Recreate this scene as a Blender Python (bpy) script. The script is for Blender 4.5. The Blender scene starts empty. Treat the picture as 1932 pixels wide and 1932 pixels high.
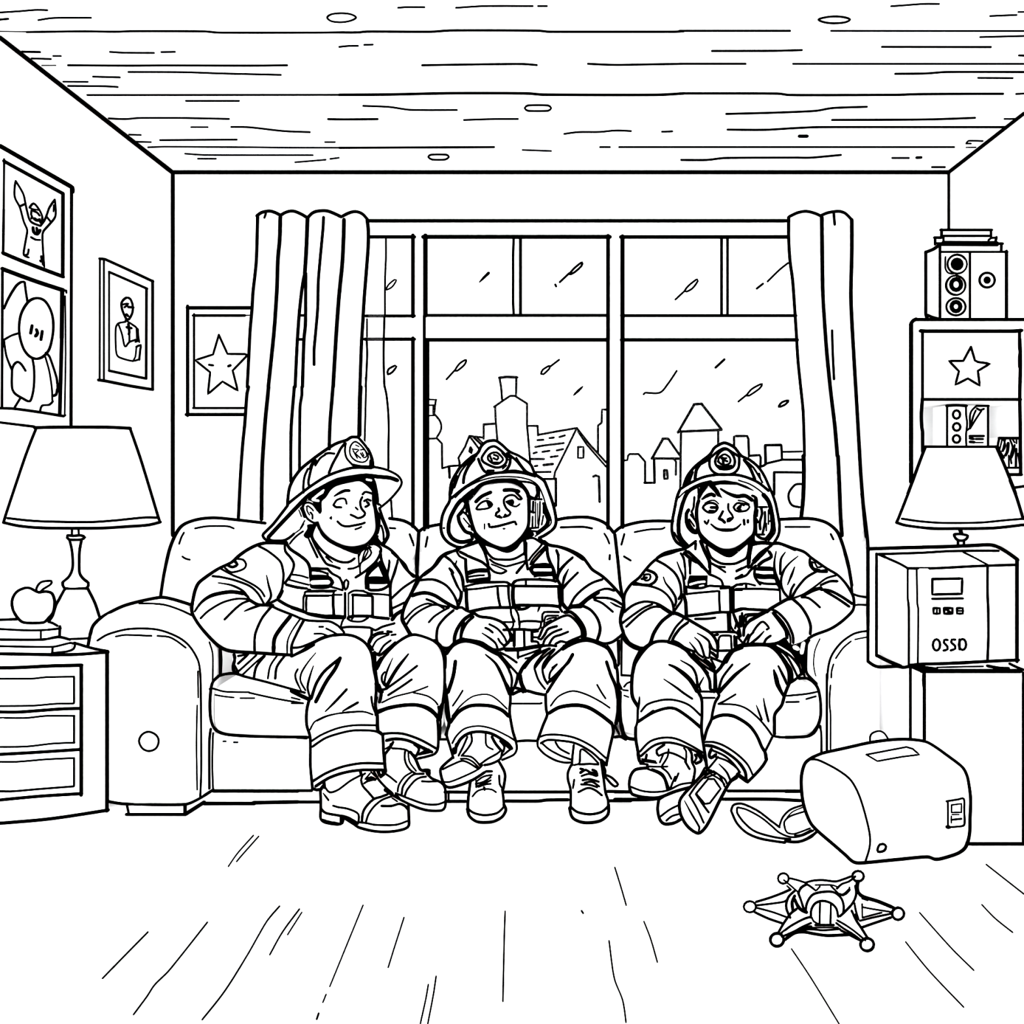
import bpy, math, re
import numpy as np
from mathutils import Vector, Matrix
from mathutils.bvhtree import BVHTree
from mathutils.geometry import delaunay_2d_cdt

# ------------------------------------------------------------------ frame of the room
FPX = 1800.0          # focal length in pixels of the 1932 px frame
CX, CY = 1053.0, 893.0
EYE = Vector((0.0, 0.0, 1.15))
DB = 5.2              # back wall
XL, XR = (325 - CX) / FPX * DB, (1790 - CX) / FPX * DB
ZC = 1.15 + (CY - 325) / FPX * DB

def P(px, py, d):
    return Vector(((px - CX) / FPX * d, d, 1.15 - (py - CY) / FPX * d))
def ray(px, py):
    return Vector(((px - CX) / FPX, 1.0, -(py - CY) / FPX))
def X(px, d): return (px - CX) / FPX * d
def Z(py, d): return 1.15 - (py - CY) / FPX * d

# ------------------------------------------------------------------ materials
MATS = {}
def surface(name, base, scale, vary):
    m = bpy.data.materials.new(name); m.use_nodes = True
    nt = m.node_tree; nt.nodes.clear()
    out = nt.nodes.new('ShaderNodeOutputMaterial'); b = nt.nodes.new('ShaderNodeBsdfDiffuse')
    n = nt.nodes.new('ShaderNodeTexNoise'); r = nt.nodes.new('ShaderNodeValToRGB'); tc = nt.nodes.new('ShaderNodeTexCoord')
    n.inputs['Scale'].default_value = scale
    lo = tuple(c - vary for c in base); r.color_ramp.elements[0].color = (*lo, 1); r.color_ramp.elements[1].color = (*base, 1)
    nt.links.new(tc.outputs['Object'], n.inputs['Vector']); nt.links.new(n.outputs['Fac'], r.inputs['Fac'])
    nt.links.new(r.outputs['Color'], b.inputs['Color']); nt.links.new(b.outputs['BSDF'], out.inputs['Surface'])
    MATS[name] = m
    return m
W = (.96, .96, .96)
for nm, sc in (('plaster', 9), ('plank_paint', 4), ('paper', 30), ('fabric', 60), ('upholstery', 40), ('painted_wood', 7),
               ('skin', 25), ('helmet_shell', 12), ('leather', 35), ('plastic', 15), ('metal_paint', 20), ('masonry', 3)):
    surface(nm, W, sc, .012)
def black():
    m = bpy.data.materials.new('black_ink'); m.use_nodes = True
    nt = m.node_tree; nt.nodes.clear()
    out = nt.nodes.new('ShaderNodeOutputMaterial'); b = nt.nodes.new('ShaderNodeBsdfDiffuse')
    b.inputs['Color'].default_value = (0, 0, 0, 1)
    nt.links.new(b.outputs['BSDF'], out.inputs['Surface'])
    MATS['ink'] = m
black()
def clear(name, gloss):
    m = bpy.data.materials.new(name); m.use_nodes = True
    nt = m.node_tree; nt.nodes.clear()
    out = nt.nodes.new('ShaderNodeOutputMaterial'); a = nt.nodes.new('ShaderNodeBsdfTransparent')
    g = nt.nodes.new('ShaderNodeBsdfGlossy' if gloss else 'ShaderNodeBsdfDiffuse'); mx = nt.nodes.new('ShaderNodeMixShader')
    mx.inputs[0].default_value = .0008 if gloss else .006
    if gloss: g.inputs['Roughness'].default_value = .05
    else: g.inputs['Color'].default_value = (.93, .93, .93, 1)
    nt.links.new(a.outputs[0], mx.inputs[1]); nt.links.new(g.outputs[0], mx.inputs[2]); nt.links.new(mx.outputs[0], out.inputs['Surface'])
    MATS[name] = m
clear('glass', True); clear('sheer', False)

# ------------------------------------------------------------------ things and parts
THINGS = []; PARTS = []
class Thing:
    def __init__(s, name, label=None, cat=None, group=None, kind=None):
        s.name, s.label, s.cat, s.group, s.kind = name, label, cat, group, kind
        s.parts = []; THINGS.append(s)
class Part:
    def __init__(s, thing, name, mat, parent=None, label=None, layer='main', remesh=0.0, smooth=True):
        s.thing, s.name, s.mat, s.parent, s.label, s.layer, s.remesh, s.smooth = thing, name, mat, parent, label, layer, remesh, smooth
        s.V, s.F = [], []; s.IV, s.IF, s.IM = [], [], []
        thing.parts.append(s); PARTS.append(s)
    def add(s, V, F):
        o = len(s.V); s.V += [Vector(v) for v in V]; s.F += [tuple(i + o for i in f) for f in F]; return s
    def ink(s, V, F, m):
        o = len(s.IV); s.IV += V; s.IF += [tuple(i + o for i in f) for f in F]; s.IM += [m] * len(F)
    # shapes
    def box(s, x0, x1, y0, y1, z0, z1):
        return s.add([(x, y, z) for x in (x0, x1) for y in (y0, y1) for z in (z0, z1)],
                     [(0, 1, 3, 2), (4, 6, 7, 5), (0, 4, 5, 1), (2, 3, 7, 6), (0, 2, 6, 4), (1, 5, 7, 3)])
    def pbox(s, p0, p1, q0, q1, d0, d1):      # front face spans the given picture extent at distance d0
        return s.box(X(p0, d0), X(p1, d0), d0, d1, Z(q1, d0), Z(q0, d0))
    def obox(s, o, u, v, u0, u1, v0, v1, z0, z1):
        V = []
        for a in (u0, u1):
            for b in (v0, v1):
                for z in (z0, z1):
                    V.append((o[0] + u[0] * a + v[0] * b, o[1] + u[1] * a + v[1] * b, z))
        return s.add(V, [(0, 1, 3, 2), (4, 6, 7, 5), (0, 4, 5, 1), (2, 3, 7, 6), (0, 2, 6, 4), (1, 5, 7, 3)])
    def rbox(s, x0, x1, y0, y1, z0, z1, r):
        import bmesh
        bm = bmesh.new(); bmesh.ops.create_cube(bm, size=1)
        for v in bm.verts:
            v.co = Vector(((x0 + x1) / 2 + v.co.x * (x1 - x0), (y0 + y1) / 2 + v.co.y * (y1 - y0), (z0 + z1) / 2 + v.co.z * (z1 - z0)))
        bmesh.ops.bevel(bm, geom=list(bm.edges), offset=r, segments=4, profile=.5, affect='EDGES')
        bm.verts.index_update()
        V = [v.co.copy() for v in bm.verts]; F = [tuple(v.index for v in f.verts) for f in bm.faces]; bm.free()
        return s.add(V, F)
    def loft(s, secs):
        n = len(secs[0]); V = [p for sec in secs for p in sec]; F = []
        for k in range(len(secs) - 1):
            for i in range(n):
                j = (i + 1) % n
                F.append((k * n + i, k * n + j, (k + 1) * n + j, (k + 1) * n + i))
        F.append(tuple(range(n))[::-1]); F.append(tuple((len(secs) - 1) * n + i for i in range(n)))
        return s.add(V, F)
    def extrude(s, poly, d0, d1):
        a = [P(x, y, d0) for x, y in pts(poly)]
        return s.loft([a, [Vector((p.x, d1, p.z)) for p in a]])
    def lathe(s, cx, cy, prof, n=32):
        V, F = [], []
        for r, z in prof:
            for k in range(n):
                a = 2 * math.pi * k / n; V.append((cx + r * math.cos(a), cy + r * math.sin(a), z))
        for i in range(len(prof) - 1):
            for k in range(n):
                l = (k + 1) % n; F.append((i * n + k, i * n + l, (i + 1) * n + l, (i + 1) * n + k))
        F.append(tuple(range(n))[::-1]); F.append(tuple((len(prof) - 1) * n + k for k in range(n)))
        return s.add(V, F)
    def tube(s, P3, R, n=10):
        V, F = tube_mesh([Vector(p) for p in P3], R, n, cap=True); return s.add(V, F)
    def ball(s, c, r, sx=1, sy=1, sz=1):
        V, F = [], []; nu, nv = 16, 9
        for i in range(nv + 1):
            t = math.pi * i / nv
            for k in range(nu):
                a = 2 * math.pi * k / nu
                V.append((c[0] + r * sx * math.sin(t + 1e-4) * math.cos(a), c[1] + r * sy * math.sin(t + 1e-4) * math.sin(a), c[2] + r * sz * math.cos(t)))
        for i in range(nv):
            for k in range(nu):
                l = (k + 1) % nu; F.append((i * nu + k, (i + 1) * nu + k, (i + 1) * nu + l, i * nu + l))
        return s.add(V, F)
    def puff(s, poly, d, cap, back=None, step=None):
        V, F = puff_mesh(pts(poly), d, cap, cap if back is None else back, step); return s.add(V, F)

def pts(a):
    if isinstance(a, str): a = [float(t) for t in a.replace(',', ' ').split()]
    if not isinstance(a[0], (int, float)): return [tuple(p) for p in a]
    return [(a[i], a[i + 1]) for i in range(0, len(a), 2)]

def tube_mesh(C, R, n=6, cap=True):
    if isinstance(R, (int, float)): R = [R] * len(C)
    if len(C) < 2: return [], []
    V, F = [], []; up = None
    for i, c in enumerate(C):
        t = (C[min(i + 1, len(C) - 1)] - C[max(i - 1, 0)])
        if t.length < 1e-9: t = Vector((1, 0, 0))
        t.normalize()
        if up is None: up = Vector((0, 1, 0)) if abs(t.y) < .9 else Vector((0, 0, 1))
        a = t.cross(up)
        if a.length < 1e-6: a = t.cross(Vector((1, 0, .3)))
        a.normalize(); b = a.cross(t).normalized(); up = b
        for k in range(n):
            w = 2 * math.pi * k / n; V.append(c + (a * math.cos(w) + b * math.sin(w)) * R[i])
    for i in range(len(C) - 1):
        for k in range(n):
            l = (k + 1) % n; F.append((i * n + k, i * n + l, (i + 1) * n + l, (i + 1) * n + k))
    if cap:
        for i, sg in ((0, -1), (len(C) - 1, 1)):
            t = (C[1] - C[0]) if i == 0 else (C[-1] - C[-2])
            if t.length < 1e-9: t = Vector((1, 0, 0))
            t.normalize(); o = len(V)
            for k in range(n): V.append(C[i] + (V[i * n + k] - C[i]) * .7 + t * sg * R[i] * .7)
            V.append(C[i] + t * sg * R[i])
            for k in range(n):
                l = (k + 1) % n
                F.append((i * n + k, o + k, o + l, i * n + l) if sg > 0 else (i * n + l, o + l, o + k, i * n + k))
                F.append((o + k, o + n, o + l) if sg > 0 else (o + l, o + n, o + k))
    return V, F

def resample(poly, step, closed=True):
    out = []; n = len(poly)
    for i in range(n if closed else n - 1):
        a, b = poly[i], poly[(i + 1) % n]; L = math.hypot(b[0] - a[0], b[1] - a[1]); k = max(1, int(round(L / step)))
        for j in range(k): out.append((a[0] + (b[0] - a[0]) * j / k, a[1] + (b[1] - a[1]) * j / k))
    if not closed: out.append(poly[-1])
    return out

def smooth_closed(p, step):
    n = len(p); out = []
    for i in range(n):
        p0, p1, p2, p3 = (np.array(p[(i + k - 1) % n], float) for k in range(4))
        k = max(1, int(round(np.linalg.norm(p2 - p1) / step)))
        for j in range(k):
            t = j / k
            out.append(tuple(.5 * (2 * p1 + (p2 - p0) * t + (2 * p0 - 5 * p1 + 4 * p2 - p3) * t * t + (3 * p1 - p0 - 3 * p2 + p3) * t ** 3)))
    return out

def inside(p, poly):
    x, y = p; c = False; n = len(poly)
    for i in range(n):
        x1, y1 = poly[i]; x2, y2 = poly[i - 1]
        if (y1 > y) != (y2 > y) and x < (x2 - x1) * (y - y1) / (y2 - y1) + x1: c = not c
    return c

def trimesh(poly, step):
    b = resample(poly, step); nb = len(b); V = [Vector(p) for p in b]
    xs = [p[0] for p in b]; ys = [p[1] for p in b]; ba = np.array(b)
    y = min(ys) + step * .5; r = 0
    while y < max(ys):
        x = min(xs) + (step * .5 if r % 2 else 0)
        while x < max(xs):
            if inside((x, y), b) and np.min(np.hypot(ba[:, 0] - x, ba[:, 1] - y)) > step * .55: V.append(Vector((x, y)))
            x += step
        y += step * .87; r += 1
    vo, eo, fo, *_ = delaunay_2d_cdt(V, [(i, (i + 1) % nb) for i in range(nb)], [list(range(nb))], 1, 1e-5)
    vo = [(v.x, v.y) for v in vo]; F = [tuple(f) for f in fo if len(f) == 3]
    cnt = {}
    for f in F:
        for i in range(3):
            e = (f[i], f[(i + 1) % 3]); cnt[tuple(sorted(e))] = cnt.get(tuple(sorted(e)), 0) + 1
    bd = set(i for e, c in cnt.items() if c == 1 for i in e)
    be = [e for f in F for e in ((f[0], f[1]), (f[1], f[2]), (f[2], f[0])) if cnt[tuple(sorted(e))] == 1]
    return vo, F, bd, be

def puff_mesh(poly, d, cap, back, step=None):
    xs = [p[0] for p in poly]; ys = [p[1] for p in poly]
    if step is None: step = max(3.0, min(max(xs) - min(xs), max(ys) - min(ys)) / 11.0)
    step = max(step, math.sqrt((max(xs) - min(xs)) * (max(ys) - min(ys)) / 900.0))
    poly = smooth_closed(poly, step)
    vo, F, bd, be = trimesh(poly, step)
    n = len(vo); P2 = np.array(vo) * d / FPX
    L = np.zeros((n, n)); A = np.zeros(n)
    for f in F:
        p = P2[list(f)]; ar = abs((p[1][0] - p[0][0]) * (p[2][1] - p[0][1]) - (p[1][1] - p[0][1]) * (p[2][0] - p[0][0])) / 2
        if ar < 1e-12: continue
        for k in range(3):
            i, j, o = f[(k + 1) % 3], f[(k + 2) % 3], k
            a = p[(k + 1) % 3] - p[o]; b = p[(k + 2) % 3] - p[o]
            c = max(1e-4, float(a @ b) / (2 * ar)) / 2
            L[i, j] -= c; L[j, i] -= c; L[i, i] += c; L[j, j] += c
            A[f[k]] += ar / 3
    free = [i for i in range(n) if i not in bd]; u = np.zeros(n)
    if free: u[free] = np.linalg.solve(L[np.ix_(free, free)] + 1e-9 * np.eye(len(free)), 2 * A[free])
    h = np.sqrt(np.maximum(u, 0))
    cx = sum(xs) / len(xs); cy = sum(ys) / len(ys)
    nd = -ray(cx, cy).normalized()
    base = [P(x, y, d) for x, y in vo]
    m0 = .0025
    V = [base[i] + nd * max(m0, cap * math.tanh(h[i] / cap)) for i in range(n)] + [base[i] - nd * max(m0, back * math.tanh(h[i] / back)) for i in range(n)]
    def orient(f):
        a, b, c = (vo[k] for k in f)
        return f if (b[0] - a[0]) * (c[1] - a[1]) - (b[1] - a[1]) * (c[0] - a[0]) < 0 else f[::-1]
    F = [orient(f) for f in F]
    cnt = set(); 
    for f in F:
        for k in range(3): cnt.add((f[k], f[(k + 1) % 3]))
    F2 = F + [tuple(i + n for i in f)[::-1] for f in F] + [(b_, a_, a_ + n, b_ + n) for a_, b_ in cnt if (b_, a_) not in cnt]
    return V, F2

# ------------------------------------------------------------------ drawn lines: raised black cords and patches lying on the surfaces
CROPS = dict(F=(0, 0, 1932), a1=(0, 250, 360), a2=(0, 500, 360), a3=(0, 780, 360), a4=(0, 1080, 480), b1=(480, 810, 300), b2=(350, 980, 300),
             b3=(550, 1060, 300), b4=(560, 1290, 300), c1=(800, 810, 300), c2=(740, 1020, 240), c3=(950, 1020, 240), c4=(810, 1180, 380),
             d1=(1240, 810, 260), d2=(1150, 1020, 250), d3=(1370, 1020, 270), d4=(1160, 1190, 400), e1=(1640, 400, 292), e2=(1640, 640, 292),
             e3=(1532, 900, 400), e4=(1482, 1230, 450), g1=(450, 380, 350), g2=(340, 560, 420), g3=(780, 690, 400), g4=(1160, 640, 480),
             g5=(760, 390, 440), g6=(1160, 380, 480), h1=(0, 0, 650), h2=(640, 0, 650), h3=(1282, 0, 650), h4=(180, 1560, 480),
             h5=(580, 1620, 680), k1=(1390, 1622, 330), k2=(1132, 1600, 800))

def curve(p, closed, step=4.0):
    q = [p[0]]
    for a in p[1:]:
        if math.hypot(a[0] - q[-1][0], a[1] - q[-1][1]) > .3: q.append(a)
    p = q; n = len(p)
    if n < 3: return resample(p, step, False)
    out = []
    for i in range(n if closed else n - 1):
        g = (lambda k: p[k % n]) if closed else (lambda k: p[max(0, min(n - 1, k))])
        p0, p1, p2, p3 = (np.array(g(i + k - 1), float) for k in range(4))
        m1 = (p2 - p0) * .5; m2 = (p3 - p1) * .5; L = np.linalg.norm(p2 - p1)
        for m in (m1, m2):
            l = np.linalg.norm(m)
            if l > L: m *= L / l
        k = max(1, int(round(L / step)))
        for j in range(k):
            t = j / k; t2, t3 = t * t, t ** 3
            out.append(tuple((2 * t3 - 3 * t2 + 1) * p1 + (t3 - 2 * t2 + t) * m1 + (-2 * t3 + 3 * t2) * p2 + (t3 - t2) * m2))
    out.append(tuple(p[0]) if closed else tuple(p[-1]))
    return out

LAYERS = {}; EXTRA = [0.0]
def build_bvh():
    for lay in set(p.layer for p in PARTS):
        V, F, own = [], [], []
        for k, p in enumerate(PARTS):
            if p.layer != lay: continue
            o = len(V); V += p.V
            for f in p.F:
                F.append([i + o for i in f]); own.append(k)
        LAYERS[lay] = (BVHTree.FromPolygons(V, F), own)
def cast(lay, px, py, r=0.0):
    bvh, own = LAYERS[lay]; best = None
    for dx, dy in ((0, 0), (r, 0), (-r, 0), (0, r), (0, -r), (.7 * r, .7 * r), (-.7 * r, .7 * r), (.7 * r, -.7 * r), (-.7 * r, -.7 * r)) if r > 0 else ((0, 0),):
        d = ray(px + dx, py + dy); h = bvh.ray_cast(EYE, d.normalized())
        if h[0] is not None and (best is None or h[0].y < best[0] - .01): best = (h[0].y, own[h[2]])
    return best
def cast_far(lay, px, py, r):
    h = cast(lay, px, py, r)
    if h is None:
        for rr in (6, 12, 24):
            h = cast(lay, px, py, rr)
            if h: break
    return h

def put_stroke(lay, p, w, flags, default):
    closed = 'z' in flags
    if 'l' in flags:
        q = resample(p, 6.0, False) if not closed else resample(p, 6.0, True) + [p[0]]
    else: q = curve(p, closed)
    hits = []
    for x, y in q:
        h = cast_far(lay, x, y, w * .5 + 2.2); hits.append(h)
    last = next((h for h in hits if h), default)
    for i in range(len(hits)):
        if hits[i] is None: hits[i] = last
        last = hits[i]
    ds = [h[0] for h in hits]; n = len(q)
    # break where the surface underneath changes
    cuts = [0]
    for i in range(1, n):
        if abs(ds[i] - ds[i - 1]) > .045 * ds[i] / 3.5 * (3 if ds[i] > 8 else 1) or (hits[i][1] != hits[i - 1][1] and abs(ds[i] - ds[i - 1]) > .02): cuts.append(i)
    cuts.append(n)
    Ltot = n - 1
    for a, b in zip(cuts[:-1], cuts[1:]):
        idx = list(range(a, b))
        C, R = [], []
        own = max(set(hits[i][1] for i in idx), key=lambda o: sum(hits[i][1] == o for i in idx))
        lo, hi = max(0, a), b
        ext = ([a - 1] if a > 0 else []) + idx + ([b] if b < n else [])
        for i in ext:
            j = min(max(i, a), b - 1)
            win = sorted(ds[max(a, j - 2):min(b, j + 3)]); d = win[len(win) // 2] if 1 < j - a and j < b - 2 else ds[j]
            d = min(d, ds[j] + .004)
            r = w * .5 * d / FPX
            s = 1.0
            tl = max(1.0, Ltot * .45)
            if 'a' in flags or 't' in flags: s = min(s, .5 + .5 * min(1, i / tl))
            if 'b' in flags or 't' in flags: s = min(s, .5 + .5 * min(1, (Ltot - i) / tl))
            r *= s
            x, y = q[i] if (a <= i < b) else tuple(.5 * (q[i][k] + q[j][k]) for k in (0, 1))
            lift = EXTRA[0] + r * .6 + (.0018 + (.0035 if PARTS[own].remesh else 0)) * d / 3.5 + (.004 * d / 3.5 if 'q' in flags else 0)
            v = ray(x, y)
            C.append(EYE + v * (d - lift)); R.append(r)
        if len(C) == 1: C.append(C[0] + Vector((R[0] * .5, 0, 0))); R.append(R[0])
        V, F = tube_mesh(C, R, 6)
        PARTS[own].ink(V, F, 0 if 'q' in flags else 1)

def put_fill(lay, p, flags):
    p = [tuple(v) for v in p]
    q = curve(p, True, 3.0)[:-1] if 'l' not in flags else p
    w = max(x for x, y in p) - min(x for x, y in p); h = max(y for x, y in p) - min(y for x, y in p)
    step = max(1.8, min(5.0, math.sqrt(w * h) / 8))
    vo, F, bd, be = trimesh(q, step)
    hs = [cast_far(lay, x, y, 2.0) for x, y in vo]
    ds = sorted(h[0] for h in hs if h); med = ds[len(ds) // 2]
    own = max(set(h[1] for h in hs if h), key=lambda o: sum(1 for h in hs if h and h[1] == o))
    n = len(vo); A, B = [], []
    for (x, y), h in zip(vo, hs):
        d = h[0] if h else med
        d = min(max(d, med - .16), med + .03) - (.012 if h and PARTS[h[1]].remesh else .001)
        A.append(EYE + ray(x, y) * (d - .0022)); B.append(EYE + ray(x, y) * (d + .0015))
    def orient(f):
        a, b, c = (vo[k] for k in f)
        return f if (b[0] - a[0]) * (c[1] - a[1]) - (b[1] - a[1]) * (c[0] - a[0]) < 0 else f[::-1]
    F = [orient(f) for f in F]; FF = F + [tuple(i + n for i in f)[::-1] for f in F]
    for a, b in be: FF.append((a, b, b + n, a + n))
    PARTS[own].ink(A + B, FF, 0 if 'q' in flags else 1)

def draw(crop, text, lay='main', default=None):
    x0, y0, sz = CROPS[crop]; k = sz / 1932.0; EXTRA[0] = .008 if crop == 'k1' else 0.0
    for line in text.replace(';', '\n').split('\n'):
        t = line.split()
        if not t: continue
        m = re.match(r'([\d.]*)([a-z]*)$', t[0]); w = float(m.group(1) or 0); fl = m.group(2); w = (w * .91 - .1 if crop[0] in 'bcdk' and crop != 'k2' and lay == 'main' else w + .5) if w and 'q' not in fl else w
        if lay == 'city' and 'c' not in fl: fl += 'l'
        v = [float(s) for s in t[1:]]
        if 'o' in fl:
            cx, cy, rx, ry = v
            p = [(cx + rx * math.cos(i * math.pi / 6), cy + ry * math.sin(i * math.pi / 6)) for i in range(12)]; fl += 'z'
        else: p = [(v[i], v[i + 1]) for i in range(0, len(v) - 1, 2)]
        p = [(x0 + x * k, y0 + y * k) for x, y in p]
        if 'f' in fl:
            put_fill(lay, p, fl)
        if w > 0: put_stroke(lay, p, w, fl, default)

# ------------------------------------------------------------------ linking
def remeshed(V, F, vox):
    me = bpy.data.meshes.new('tmp'); me.from_pydata([tuple(v) for v in V], [], F); me.update()
    o = bpy.data.objects.new('tmp', me); bpy.context.scene.collection.objects.link(o)
    md = o.modifiers.new('r', 'REMESH'); md.mode = 'VOXEL'; md.voxel_size = vox; md.use_smooth_shade = True
    sm = o.modifiers.new('s', 'SMOOTH'); sm.iterations = 2; sm.factor = .4
    dg = bpy.context.evaluated_depsgraph_get(); dg.update()
    e = o.evaluated_get(dg); m2 = e.to_mesh()
    V2 = [v.co.copy() for v in m2.vertices]; F2 = [tuple(p.vertices) for p in m2.polygons]
    e.to_mesh_clear(); bpy.data.objects.remove(o); bpy.data.meshes.remove(me)
    return V2, F2

def finish():
    col = bpy.context.scene.collection
    for t in THINGS:
        allv = [v for p in t.parts for v in p.V]
        lo = [min(v[k] for v in allv) for k in range(3)]; hi = [max(v[k] for v in allv) for k in range(3)]
        base = Vector(((lo[0] + hi[0]) / 2, (lo[1] + hi[1]) / 2, lo[2]))
        single = len(t.parts) == 1 and t.parts[0].name == t.name
        root = None
        if not single:
            root = bpy.data.objects.new(t.name, None); col.objects.link(root); root.location = base; root.empty_display_size = .1
        made = {}
        for p in t.parts:
            V, F = p.V, p.F
            if p.remesh: V, F = remeshed(V, F, p.remesh)
            nv, nf = len(V), len(F)
            me = bpy.data.meshes.new(p.name)
            me.from_pydata([tuple(v - base) for v in list(V) + list(p.IV)], [], list(F) + [tuple(i + nv for i in f) for f in p.IF])
            me.materials.append(MATS[p.mat if isinstance(p.mat, str) else p.mat]); me.materials.append(MATS['ink'])
            mi = [0] * nf + p.IM
            me.polygons.foreach_set('material_index', mi)
            me.polygons.foreach_set('use_smooth', [bool(p.remesh)] * nf + [False] * len(p.IF))
            me.update()
            o = bpy.data.objects.new(p.name, me); col.objects.link(o)
            if p.label: o['label'] = p.label
            if single: o.location = base; root = o
            elif p.parent is not None: o.parent = made[id(p.parent)]
            else: o.parent = root
            made[id(p)] = o
        if t.label: root['label'] = t.label
        if t.cat: root['category'] = t.cat
        if t.group: root['group'] = t.group
        if t.kind: root['kind'] = t.kind
# ================================================================== the room
def struct(name, mat): return Part(Thing(name, kind='structure'), name, mat)
T = .12
struct('floor', 'plank_paint').box(XL - T, XR + T, -.6, DB + T, -.08, 0)
struct('ceiling', 'plank_paint').box(XL - T, XR + T, -.6, DB + T, ZC, ZC + .08)
struct('wall_left', 'plaster').box(XL - T, XL, -.6, DB + T, 0, ZC)
struct('wall_right', 'plaster').box(XR, XR + T, -.6, DB + T, 0, ZC)
WX0, WX1, WZ0, WZ1 = X(545, DB), X(1575, DB), Z(1062, DB), Z(415, DB)
wb = struct('wall_back', 'plaster')
wb.box(XL, WX0, DB, DB + T, 0, ZC); wb.box(WX1, XR, DB, DB + T, 0, ZC)
wb.box(WX0, WX1, DB, DB + T, 0, WZ0); wb.box(WX0, WX1, DB, DB + T, WZ1, ZC)
win = Thing('window_1', kind='structure')
fr = Part(win, 'window_frame', 'painted_wood')
def fbox(p0, p1, q0, q1, a=DB - .02, b=DB + .09): fr.box(X(p0, DB), X(p1, DB), a, b, Z(q1, DB), Z(q0, DB))
fbox(545, 1575, 415, 447); fbox(545, 1575, 1040, 1062)
fbox(545, 566, 447, 1040); fbox(1548, 1575, 447, 1040)
for a, b in ((781, 803), (1149, 1173)): fbox(a, b, 447, 1040)
for a, b in ((566, 781), (803, 1149), (1173, 1548)): fbox(a, b, 597, 639)
for a, b in ((969, 982), (1361, 1373)): fbox(a, b, 447, 597, DB, DB + .06)
for a, b in ((566, 781), (803, 969), (982, 1149), (1173, 1361), (1373, 1548)):
    Part(win, 'window_pane', 'glass', layer='glass').box(X(a, DB), X(b, DB), DB + .03, DB + .036, Z(597, DB), Z(447, DB))
for a, b in ((566, 781), (803, 1149), (1173, 1548)):
    Part(win, 'window_pane', 'glass', layer='glass').box(X(a, DB), X(b, DB), DB + .03, DB + .036, Z(1040, DB), Z(639, DB))
g = Part(Thing('ground', kind='structure'), 'ground', 'plaster', layer='outside'); g.box(-16, 16, DB + T + .02, 40, -.1, -.02)

# ================================================================== the town outside
def house(name, label, mat='masonry', cat='building'):
    t = Thing(name, label, cat, 'old town buildings outside the window')
    return t
def block(t, part, poly, d, deep=.6, parent=None):
    return Part(t, part, 'masonry', parent, layer='city').extrude(poly, d, d + deep)
G0 = 1060
t = house('bell_tower', 'round-bellied tower with a capped neck at the left window pane edge')
block(t, 'shaft', f'806 827 826 827 834 836 834 883 834 {G0} 800 {G0}', 15); block(t, 'dome', '806 784 820 783 830 795 832 808 825 826 806 827', 15.2)
block(t, 'neck', '807 765 818 765 820 783 806 784', 15.3); block(t, 'cap', '806 752 823 754 821 765 806 765', 15.3)
t = house('low_wall', 'long low plain building beside the round-bellied tower')
block(t, 'low_wall', f'834 884 850 879 872 879 872 {G0} 834 {G0}', 17)
t = house('gabled_house', 'small gabled house with a teardrop window behind a helmet')
b = block(t, 'wall', f'885 824 908 852 920 870 920 {G0} 868 {G0} 868 880 865 864', 14.5); block(t, 'roof', '885 823 912 826 925 840 912 850 905 848', 14.7)
t = house('chimney_block', 'low square block left of the tall pointed tower')
block(t, 'chimney_block', f'911 800 936 799 936 {G0} 912 {G0}', 16.75)
t = house('tall_tower', 'tallest tower with a pointed roof and a wide chimney, mid window')
block(t, 'shaft', f'932 767 946 757 962 747 972 747 995 762 998 835 1002 {G0} 936 {G0}', 16); block(t, 'chimney', '943 713 960 710 975 712 974 760 948 760', 16.05, .5)
t = house('side_block', 'low square block right of the tall pointed tower')
block(t, 'side_block', f'996 803 1014 804 1016 {G0} 997 {G0}', 16.7)
t = house('barn', 'large gabled barn with a shingled roof and one small window')
block(t, 'wall', f'1088 807 1111 834 1152 884 1152 {G0} 1047 {G0} 1047 897 1062 860', 13.5); block(t, 'roof', f'1014 820 1050 814 1088 808 1088 840 1060 880 1046 903 1022 903 1000 870 998 835', 13.7)
block(t, 'side_wall', f'1020 903 1048 903 1048 {G0} 1020 {G0}', 13.6)
t = house('stepped_tower', 'thin stepped tower right behind the barn gable')
block(t, 'stepped_tower', f'1136 772 1158 772 1158 {G0} 1128 {G0} 1128 803 1135 797', 17)
t = house('corner_block', 'plain block with a chamfered corner at the right pane edge')
block(t, 'corner_block', f'1170 870 1184 866 1187 857 1204 857 1217 871 1217 912 1234 912 1234 {G0} 1170 {G0}', 15.5)
t = house('small_turret', 'small turret with a cone roof and a narrow window')
block(t, 'shaft', f'1233 866 1284 866 1284 {G0} 1233 {G0}', 14.6); block(t, 'cone_roof', '1230 865 1250 828 1261 828 1286 865', 14.5)
t = house('large_turret', 'large square turret with a broad pointed roof')
block(t, 'shaft', f'1284 812 1356 812 1356 {G0} 1284 {G0}', 15.6); block(t, 'cone_roof', '1279 814 1308 763 1324 762 1361 811', 15.5)
t = house('flat_block', 'tall flat-topped block beside the large turret')
block(t, 'flat_block', f'1385 823 1412 823 1413 {G0} 1384 {G0}', 16.8)
t = house('short_block', 'short flat-topped block next to the taller flat block')
block(t, 'short_block', f'1414 859 1435 859 1436 {G0} 1413 {G0}', 16.0)
t = house('roof_block', 'square roof block rising over the arched hall')
block(t, 'roof_block', f'1443 840 1474 840 1475 {G0} 1443 {G0}', 15.9)
t = house('flat_annex', 'long flat annex at the right curtain, above the arched hall')
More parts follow.
